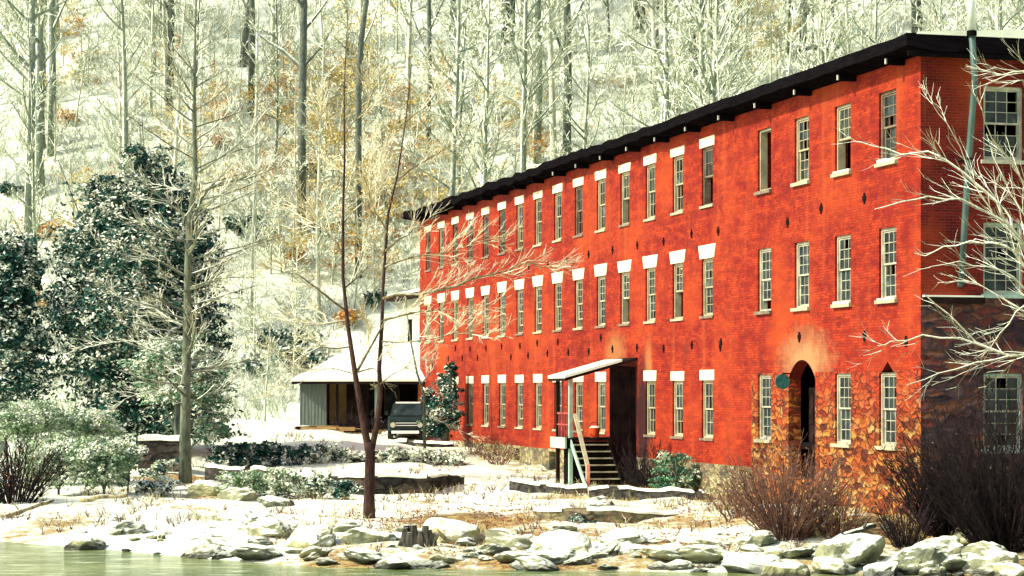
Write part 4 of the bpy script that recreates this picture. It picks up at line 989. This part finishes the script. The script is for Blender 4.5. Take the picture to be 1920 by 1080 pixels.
# the tree right of the frame whose snowy limbs reach across the end wall
ZT_ = 52.5; bT = Vector((13.3, ZT_, ground(13.3, ZT_)))
Q = [([(1990, 560), (1940, 500), (1905, 440), (1870, 380), (1830, 345), (1780, 305), (1740, 284), (1690, 290), (1640, 275), (1600, 265)], .05, .6),
     ([(1990, 560), (1930, 470), (1890, 420), (1850, 398), (1800, 372), (1740, 368), (1690, 378), (1640, 392)], .045, -.6), ([(2000, 620), (1940, 520), (1900, 470), (1860, 455), (1820, 452), (1770, 462), (1735, 480)], .045, .4),
     ([(1905, 450), (1895, 410), (1870, 380), (1850, 350), (1838, 330)], .03, .5), ([(2000, 620), (1950, 580), (1900, 520), (1850, 500), (1800, 490), (1745, 500)], .035, -.5), ([(1990, 640), (1940, 560), (1905, 585), (1875, 625), (1840, 670)], .035, .4),
     ([(2000, 680), (1950, 655), (1893, 668), (1830, 642), (1780, 590), (1735, 553)], .045, .3), ([(1893, 668), (1800, 634), (1730, 628), (1670, 640), (1645, 648)], .03, .6), ([(1893, 668), (1830, 680), (1760, 700), (1700, 722)], .03, -.6),
     ([(1990, 300), (1940, 140), (1900, 135), (1870, 142), (1840, 132)], .03, .3), ([(1990, 330), (1945, 215), (1918, 150), (1895, 158)], .025, -.3), ([(1990, 480), (1930, 380), (1895, 300), (1860, 260), (1840, 200)], .03, -.4),
     ([(1995, 560), (1950, 460), (1915, 395), (1880, 330), (1860, 290)], .03, .5), ([(2000, 640), (1930, 590), (1880, 560), (1830, 530), (1790, 525)], .03, .7), ([(1860, 395), (1820, 330), (1775, 230), (1745, 190)], .018, .2)]
px_tree("overhanging_tree", ZT_, bT, [([(2045, 1010, 0), (2040, 820, 0), (2015, 700, 0), (1995, 560, 0), (1992, 400, 0), (1998, 200, 0), (2010, 0, 0)], [.24, .2, .17, .15, .12, .08, .04])], Q,
    "snow laden bare tree on the bank reaching its limbs across the mill's end wall", 'bark_grey', 'twig_white', 'twig_white', 3.2, 1.6, 1, .0050, 12)

# ---- twiggy bushes along the bank
def twig_bush(name, c, R_, H, n, mat, label, seed, minr=.006, leaf=None, group=None):
    rn = random.Random(seed); c = Vector(c); e = empty(name, c, label, "bush", group); b = MB()
    for k in range(n):
        a = rn.uniform(0, 6.28); rr = rn.random()**.6
        s = c+Vector((math.cos(a)*rr*R_*.3, math.sin(a)*rr*R_*.3, -.1)); out = rr*.85
        L = H*rn.uniform(.6, 1.1)*(1-.25*rr)
        lp = curve_pts(s, (math.cos(a)*out, math.sin(a)*out, 1), L, 5, -.01, .10, rn)
        b.tube(lp, [.018, .015, .012, .010, .008, .005], 3, 0, cap=False); twigs(b, lp, .010, rn, 3.2, .6, 1, 0, .1, minr)
    b.build("stems", MT[mat], e)
    if leaf:
        l = MB(); leafball(l, c+Vector((0, 0, H*.45)), (R_, R_, H*.45), leaf[1], .045, rn, 0); l.build("leaves", MT[leaf[0]], e)
    return e
twig_bush("twiggy_bush", at(1475, 57.5), 1.75, 2.7, 230, 'twig_red', "wine brown twiggy bush in front of the arched stone doorway", 1, .0065, ('litter', 500))
twig_bush("twiggy_bush", at(1570, 57.0), 1.0, 1.9, 50, 'twig_red', "smaller brown twiggy bush under the narrow stone wall window", 2, .0065, ('grass', 160))
twig_bush("twiggy_bush", at(1385, 62.0), 1.1, 1.5, 50, 'twig_red', "low tan twiggy bush beneath the plain red brick strip", 3, .007, ('grass', 300))
twig_bush("dark_bush", at(1780, 56.5), 1.6, 3.1, 260, 'twig_dark', "dark purple leafless bush at the brick mill's stone corner", 4, .0075)
twig_bush("dark_bush", at(1885, 55.0), 2.2, 4.4, 330, 'twig_dark', "tallest near black leafless bush hiding the stone end wall", 5, .008)
twig_bush("dark_bush", at(1700, 55.5), .9, 1.5, 80, 'twig_dark', "lowest dark leafless bush between boulders and the stone corner", 6, .007)
twig_bush("dark_bush", at(25, 74), 2.0, 2.6, 120, 'twig_dark', "dark leafless bush at the river bank under the pale feathery shrubs", 7, .012, ('litter', 200))
twig_bush("twiggy_bush", at(1260, 76.5), 1.0, 1.5, 40, 'twig_red', "brown twiggy bush mixed with the green one beside the stairs", 8, .01)
twig_bush("twiggy_bush", at(1215, 79.5), 1.1, 2.1, 110, 'twig_dark', "dark twigs standing close to the stairs' near side", 9, .01)
for i, (x, Z) in enumerate(((905, 103), (935, 100), (965, 97), (990, 95.5))):
    p = at(x, Z); p = FW.p((Z-59.34)/.966, 0, -1.0-.2*i); p.z = ground(p.x, p.y)
    twig_bush("foundation_weeds", p, .8, 1.2, 16, 'twig_red', None, 20+i, .012, ('grass', 120), "dry weeds along the mill foundation")
    [o for o in bpy.data.objects if o.name.startswith("foundation_weeds")][-1]["label"] = "dry brown weeds growing against the mill's stone foundation"

twig_bush("dark_bush", at(655, 113), 1.3, 1.3, 60, 'twig_dark', "low dark brush in front of the shed's plaster wall", 31, .014)
twig_bush("dark_bush", at(700, 114), 1.0, 1.2, 45, 'twig_dark', "dark brush between the shed posts and the truck", 32, .014)
# ---- walls, ledges, logs
def low_wall(pts, h, t, label, mat='stone_wall', cap=.07, seed=1, name="stone_retaining_wall"):
    """pts: pixel of the top edge and distance"""
    rn = random.Random(seed); q = [P(x, y, Z) for x, y, Z in pts]; g = []
    for a_, b_ in zip(q, q[1:]):
        n = max(2, int((b_-a_).length/.33))
        for k in range(n): g.append(a_.lerp(b_, k/n))
    g.append(q[-1]); e = empty(name, Vector((g[0].x, g[0].y, ground(g[0].x, g[0].y))), label, "wall")
    b = MB(); s = MB(); prev = None; dist = 0
    for k, p in enumerate(g):
        dz = .16*mn.noise(Vector((k*.21, seed*3.3, 0)))+.05*mn.noise(Vector((k*.8, seed, 7)))-.03; p = Vector((p.x, p.y+.35*mn.noise(Vector((k*.16, seed*1.7, 3))), p.z+dz)); hc = cap*rn.uniform(.6, 1.6)
        cur = (Vector((p.x, p.y, p.z-h)), p, Vector((p.x, p.y+t, p.z+.03)), Vector((p.x, p.y+t, p.z-h)))
        sc_ = (Vector((p.x, p.y-.05, p.z+.003)), Vector((p.x, p.y-.03, p.z+hc)), Vector((p.x, p.y+t+.5, p.z+hc+.02)), Vector((p.x, p.y+t+.7, p.z-.25)))
        if prev:
            L = (p-prev[0][1]).length; uv = lambda z0, z1: [(dist, z0), (dist, z1), (dist+L, z1), (dist+L, z0)]
            b.quad(prev[0][0], prev[0][1], cur[1], cur[0], uv=uv(0, h)); b.quad(prev[0][1], prev[0][2], cur[2], cur[1], uv=uv(0, t)); b.quad(prev[0][2], prev[0][3], cur[3], cur[2], uv=uv(0, h))
            if rn.random() < .85:
                for j in range(3): s.quad(prev[1][j], prev[1][j+1], sc_[j+1], sc_[j])
            dist += L
        prev = (cur, sc_)
    b.build("stonework", MT[mat], e); s.build("snow_cap", MT['snow'], e)
low_wall([(385, 870, 82), (470, 876, 80), (560, 888, 79), (690, 894, 78.5), (800, 896, 79), (870, 892, 82)], 1.3, .5, "snow capped stone wall running below the hedge behind the forked tree", seed=2)
low_wall([(955, 899, 80), (1000, 906, 79), (1050, 912, 78), (1100, 914, 77.5)], .7, .5, "short snow capped stone wall left of the stairs' foot", seed=3)
low_wall([(1105, 918, 73.5), (1180, 919, 72.5), (1260, 920, 71.5), (1330, 924, 70)], .8, .6, "dark stone wall in front of the stairs with little snow on top", cap=.04, seed=4)
low_wall([(1000, 950, 65), (1030, 956, 64.5), (1100, 960, 64.2), (1200, 961, 64.5), (1270, 960, 65)], .8, .8, "lowest yellowish stone ledge above the riverside boulders", mat='stone_found', cap=.05, seed=5)
low_wall([(258, 826, 88), (300, 826, 88), (335, 826, 88)], 1.2, 1.4, "snow capped stone ledge over a dark gap left of the straight trunk", cap=.14, seed=6, name="stone_ledge")
low_wall([(650, 950, 72), (700, 954, 71.5), (780, 956, 71)], .35, .4, "very low dark stone edging behind the forked tree's foot", cap=.05, seed=7, name="stone_edging")
low_wall([(735, 829, 107), (790, 830, 106.5), (850, 832, 106)], .45, .5, "low snow topped wall in front of the truck", cap=.1, seed=8)
def log(pts, r, label, mat='log', name="driftwood_log"):
    q = [P(*p) for p in pts]; e = empty(name, q[0], label, "log"); rn = random.Random(int(pts[0][0]))
    g = []
    for a_, b_ in zip(q, q[1:]):
        for k in range(4): g.append(a_.lerp(b_, k/4)+Vector((0, rn.uniform(-.03, .03), rn.uniform(-.03, .03))))
    g.append(q[-1]); n = len(g); b = MB(); b.tube(g, [r*(1-.35*k/n)*rn.uniform(.85, 1.1) for k in range(n)], 9); b.build("trunk", MT[mat], e, smooth=True)
    c = MB()
    for k in (n//3, 2*n//3): c.tube([g[k], g[k]+Vector((rn.uniform(-.3, .3), -.05, .35))], [r*.4, r*.15], 6)
    c.build("branch_stub", MT[mat], e)
log([(0, 972, 69), (50, 955, 69.5), (100, 938, 70)], .08, "long pale driftwood pole leaning on the left bank")
log([(150, 938, 72), (190, 932, 72), (240, 928, 72)], .09, "short snowy log right of the leaning driftwood pole")
log([(470, 1000, 62), (530, 996, 62.3), (600, 992, 62.6), (650, 988, 63)], .06, "thin dark straight branch lying below the forked tree")
log([(1540, 1030, 53.5), (1590, 1000, 54.5), (1640, 985, 55)], .09, "broken branch lying across the boulders at the brown bush", mat='stump')
b3 = at(783, 56.3)
st = empty("tree_stump", b3, "dark hollow split tree stump among the boulders at the river's edge", "stump")
b = MB(); rn = random.Random(4)
for k in range(14):
    a = k*.449; c = b3+Vector((math.cos(a)*.30, math.sin(a)*.22, -.1)); b.tube([c*1.0+Vector((math.cos(a)*.1, 0, 0)), c+Vector((0, 0, rn.uniform(.25, .35))), c+Vector((rn.uniform(-.03, .03), 0, rn.uniform(.42, .66)))], [.15, .12, .07], 7)
b.build("shell", MT['stump'], st)
b = MB(); b.tube([b3+Vector((.25, .1, -.1)), b3+Vector((.5, .1, .35)), b3+Vector((.8, .2, .1))], [.13, .10, .06], 8); b.build("root", MT['log'], st)

# ---- boulders
def rock_mesh(seed, sub=3, flat=.6, jag=.35):
    rn = random.Random(seed); import bmesh
    bm = bmesh.new(); bmesh.ops.create_icosphere(bm, subdivisions=sub, radius=1)
    o = Vector((rn.uniform(-50, 50), rn.uniform(-50, 50), rn.uniform(-50, 50)))
    planes = [(Vector((rn.gauss(0, 1), rn.gauss(0, 1), rn.gauss(0, .8)+.3)).normalized(), rn.uniform(.5, .85)) for _ in range(9)]
    for v in bm.verts:
        p = v.co.copy()
        for n_, d_ in planes:
            t = p.dot(n_)-d_
            if t > 0: p -= n_*t*.92
        p *= 1+jag*mn.noise(p*1.3+o)+.09*mn.noise(p*3.5+o)+.04*mn.noise(p*9+o); p.z *= flat; v.co = p
    me = bpy.data.meshes.new("boulder"); bm.to_mesh(me); bm.free(); me.materials.append(MT['rock'])
    return me
RM = [rock_mesh(k, 4, rnd.uniform(.45, .8), .3) for k in range(10)]
def rock(x, Z, sx_, sz_, k, label, group=None, sink=.3, rot=0):
    g = at(x, Z); o = bpy.data.objects.new("boulder", RM[k]); sc.collection.objects.link(o)
    o.location = (g.x, g.y, max(g.z, -.05)+sz_*(.55-sink)); o.scale = (sx_, sx_*.8, sz_*1.3); o.rotation_euler = (math.sin(x)*.25, math.cos(x*1.3)*.28, rot); tag(o, label, "boulder", group)
for a in ((1590, 53.0, 1.0, .75, 0, "largest grey green pointed boulder at the river's edge below the brown bush"), (1400, 52.5, .75, .4, 1, "flat cream boulder at the waterline left of the pointed one"), (1470, 51.0, .55, .45, 2, "dark rounded boulder half in the water beside the pointed one"),
          (1900, 50.5, .6, .35, 3, "pale snow topped boulder in the bottom corner under the dark bush"), (1850, 52.0, .9, .5, 4, "wide dark teal boulder under the near black bush"), (1720, 52.2, .8, .45, 5, "dark green boulder with a snow ridge beneath the dark bushes"), (1650, 51.5, .6, .4, 6, "snow streaked leaning boulder right of the pointed one"),
          (1060, 54.8, 1.2, .35, 7, "long layered flat boulder at the waterline below the yellowish ledge"), (960, 56, .9, .4, 8, "rounded boulder with a dark hollow left of the layered one"), (1250, 54, .8, .35, 9, "low snow dusted boulder right of the layered one"),
          (515, 60, .75, .4, 3, "grey green boulder with a dark underside left of the shore bend"), (440, 58.8, .9, .3, 1, "yellowish flat slab at the river's bend"), (570, 57.3, .9, .3, 5, "yellow slab with a dark undercut touching the water"), (690, 57.5, .7, .35, 2, "pale boulder between the yellow slab and the stump"),
          (850, 58.5, .9, .5, 0, "smooth grey boulder right of the split stump"), (240, 62.5, .6, .25, 4, "small dark rock standing in the left shallows"), (400, 78, .9, .6, 6, "snow topped boulder right of the straight trunk's foot"), (450, 74, .8, .45, 8, "dark boulder among brown leaves left of the mounded shrub"),
          (520, 72, .8, .4, 9, "tilted dark slab right of the mounded shrub"), (1130, 68, .7, .45, 7, "rock in the dark hollow under the yellowish ledge"), (1060, 67, .5, .4, 2, "brown rock at the ledge's broken left end"), (1000, 100, .5, .4, 3, "small snowy rock against the mill foundation")):
    rock(*a, rot=a[0]*.37)
rn = random.Random(14)
for k in range(240):
    x = rn.uniform(120, 1920); X0 = (x-CX)/F*56; Z = lerp_tab(SHORE, X0)+rn.uniform(-.6, 9.)*rn.random()**.9
    if x < 350 and rn.random() < .7: continue
    s = .10+.48*rn.random()**2.4; o_ = rn.randint(0, 9)
    rock(x, Z, s*1.35, s*.55, o_, "small river boulder dusted with snow along the shore", "small boulders along the river's edge", rot=rn.uniform(0, 6))

# ---- fallen leaves and dead grass on the bank
rn = random.Random(6); b = MB()
for k in range(9000):
    if k < 4000: x = rn.gauss(840, 120); y = rn.gauss(978, 18)
    elif k < 5200: x = rn.gauss(330, 60); y = rn.gauss(935, 12)
    elif k < 7600: x = rn.uniform(520, 1400); y = rn.uniform(960, 1060)
    else: x = rn.gauss(1330, 80); y = rn.gauss(1000, 30)
    if y < 880: continue
    X = 0; Z = (CZ-.45)*F/(max(y, 900)-HY); g = at(x, Z)
    if Z < lerp_tab(SHORE, g.x)+.2: continue
    if mn.noise(Vector((g.x*.9, g.y*.6, 4))) < .0: continue
    s = rn.uniform(.025, .055); n_ = Vector((rn.gauss(0, .5), rn.gauss(0, .5)-.4, 1)).normalized(); a = n_.orthogonal().normalized(); a = Matrix.Rotation(rn.uniform(0, 6), 3, n_) @ a; d = n_.cross(a); p = g+Vector((0, 0, .03))
    b.quad(p-a*s, p-d*s*.6, p+a*s, p+d*s*.6)
tag(b.build("leaf_litter", MT['litter']), "rust coloured fallen leaves scattered over the snowy bank", "leaves", kind="stuff")
b = MB()
for k in range(5000):
    if k < 2500: x = rn.uniform(380, 1420); y = rn.uniform(945, 1055)
    else: x = rn.gauss(1130, 110); y = rn.gauss(950, 14)
    Z = (CZ-.45)*F/(max(y, 905)-HY); g = at(x, Z)
    if Z < lerp_tab(SHORE, g.x)+.3 or mn.noise(Vector((g.x/1.5, g.y/2, 2))) < .02: continue
    h = rn.uniform(.06, .2); d = Vector((rn.gauss(0, .4), rn.gauss(0, .4), 1)).normalized()*h; s = Vector((.012, 0, 0)); b.tri(g-s, g+s, g+d)
tag(b.build("dead_grass", MT['grass']), "tufts of straw coloured dead grass poking through the snow", "grass", kind="stuff")

# ---- fine brush and weeds that nobody could count
def brush(name, mat, count, spot, hmin, hmax, wd, label, seed):
    rn = random.Random(seed); b = MB(); n = 0
    while n < count:
        q = spot(rn)
        if q is None: continue
        n += 1; X, Y = q; g = Vector((X, Y, ground(X, Y)-.05))
        for _ in range(rn.randint(3, 6)):
            a = rn.uniform(0, 6.283); h = rn.uniform(hmin, hmax); t = Vector((math.cos(a)*rn.uniform(.2, .9), math.sin(a)*.4, 1)).normalized()
            p1 = g+t*h*.5; t2 = (t+Vector((rn.gauss(0, .35), rn.gauss(0, .2), rn.uniform(-.3, .1)))).normalized(); p2 = p1+t2*h*.5
            s = Vector((t.z, 0, -t.x)).normalized()*wd
            b.quad(g-s, g+s, p1+s*.7, p1-s*.7); b.quad(p1-s*.7, p1+s*.7, p2+s*.3, p2-s*.3)
            for _k in range(2):
                e_ = p1+(t2*.3+Vector((rn.uniform(-.7, .7), 0, rn.uniform(.1, .6))))*h*.45; b.tri(p1-s*.5, p1+s*.5, e_); 
    tag(b.build(name, MT[mat]), label, "brush", kind="stuff")
def hill_spot(rn):
    Y = rn.uniform(121, 200); X = rn.uniform(-.24, .24)*Y; u_, v_ = uv_of(X, Y)
    if v_ < 18.5 and not Y > 127-.04*X+(0 if X > -10 else -6): return None
    if -12.5 < X < -3 and Y < 127: return None
    if -2 < u_ < 75 and -2 < v_ < 17: return None
    if mn.noise(Vector((X/6, Y/6, 9))) < -.28: return None
    return X, Y
def yard_spot(rn):
    Y = rn.uniform(55, 116); X = rn.uniform(-.23, .2)*Y; u_, v_ = uv_of(X, Y)
    if v_ > -.4 or Y < lerp_tab(SHORE, X)+1.0 or mn.noise(Vector((X/2.2, Y/3.5, 1))) < .08: return None
    if Y > 108 and -12.5 < X < -2: return None
    return X, Y
brush("hill_brush", 'twig_hill', 9000, hill_spot, .5, 1.7, .017, "fine snow dusted brush covering the wooded hillside", 51)
brush("dark_hill_brush", 'bark_hill', 1200, hill_spot, .3, 1.2, .02, "darker stalks and fallen sticks poking through the hillside snow", 52)
brush("yard_weeds", 'twig_gold', 450, yard_spot, .15, .5, .008, "dry snowy weeds poking through the snow of the yard and bank", 53)
brush("dark_yard_weeds", 'twig_red', 700, yard_spot, .1, .45, .010, "brown stalks standing in the snow of the yard and bank", 54)
# ---------------------------------------------------------------- haze
hz = MB(); hz.box(-240, 240, -60, 425, -3.5, 250)
hm = bpy.data.materials.new("haze_air"); hm.use_nodes = True; t = hm.node_tree; t.nodes.clear()
ou = t.nodes.new("ShaderNodeOutputMaterial"); pv_ = t.nodes.new("ShaderNodeVolumePrincipled"); pv_.inputs["Density"].default_value = .00035; pv_.inputs["Color"].default_value = (.80, .95, .84, 1)
t.links.new(pv_.outputs[0], ou.inputs["Volume"])
HAZE = False
if HAZE: tag(hz.build("haze", hm), "thin pale haze between the river and the wooded hill", "haze", kind="stuff")
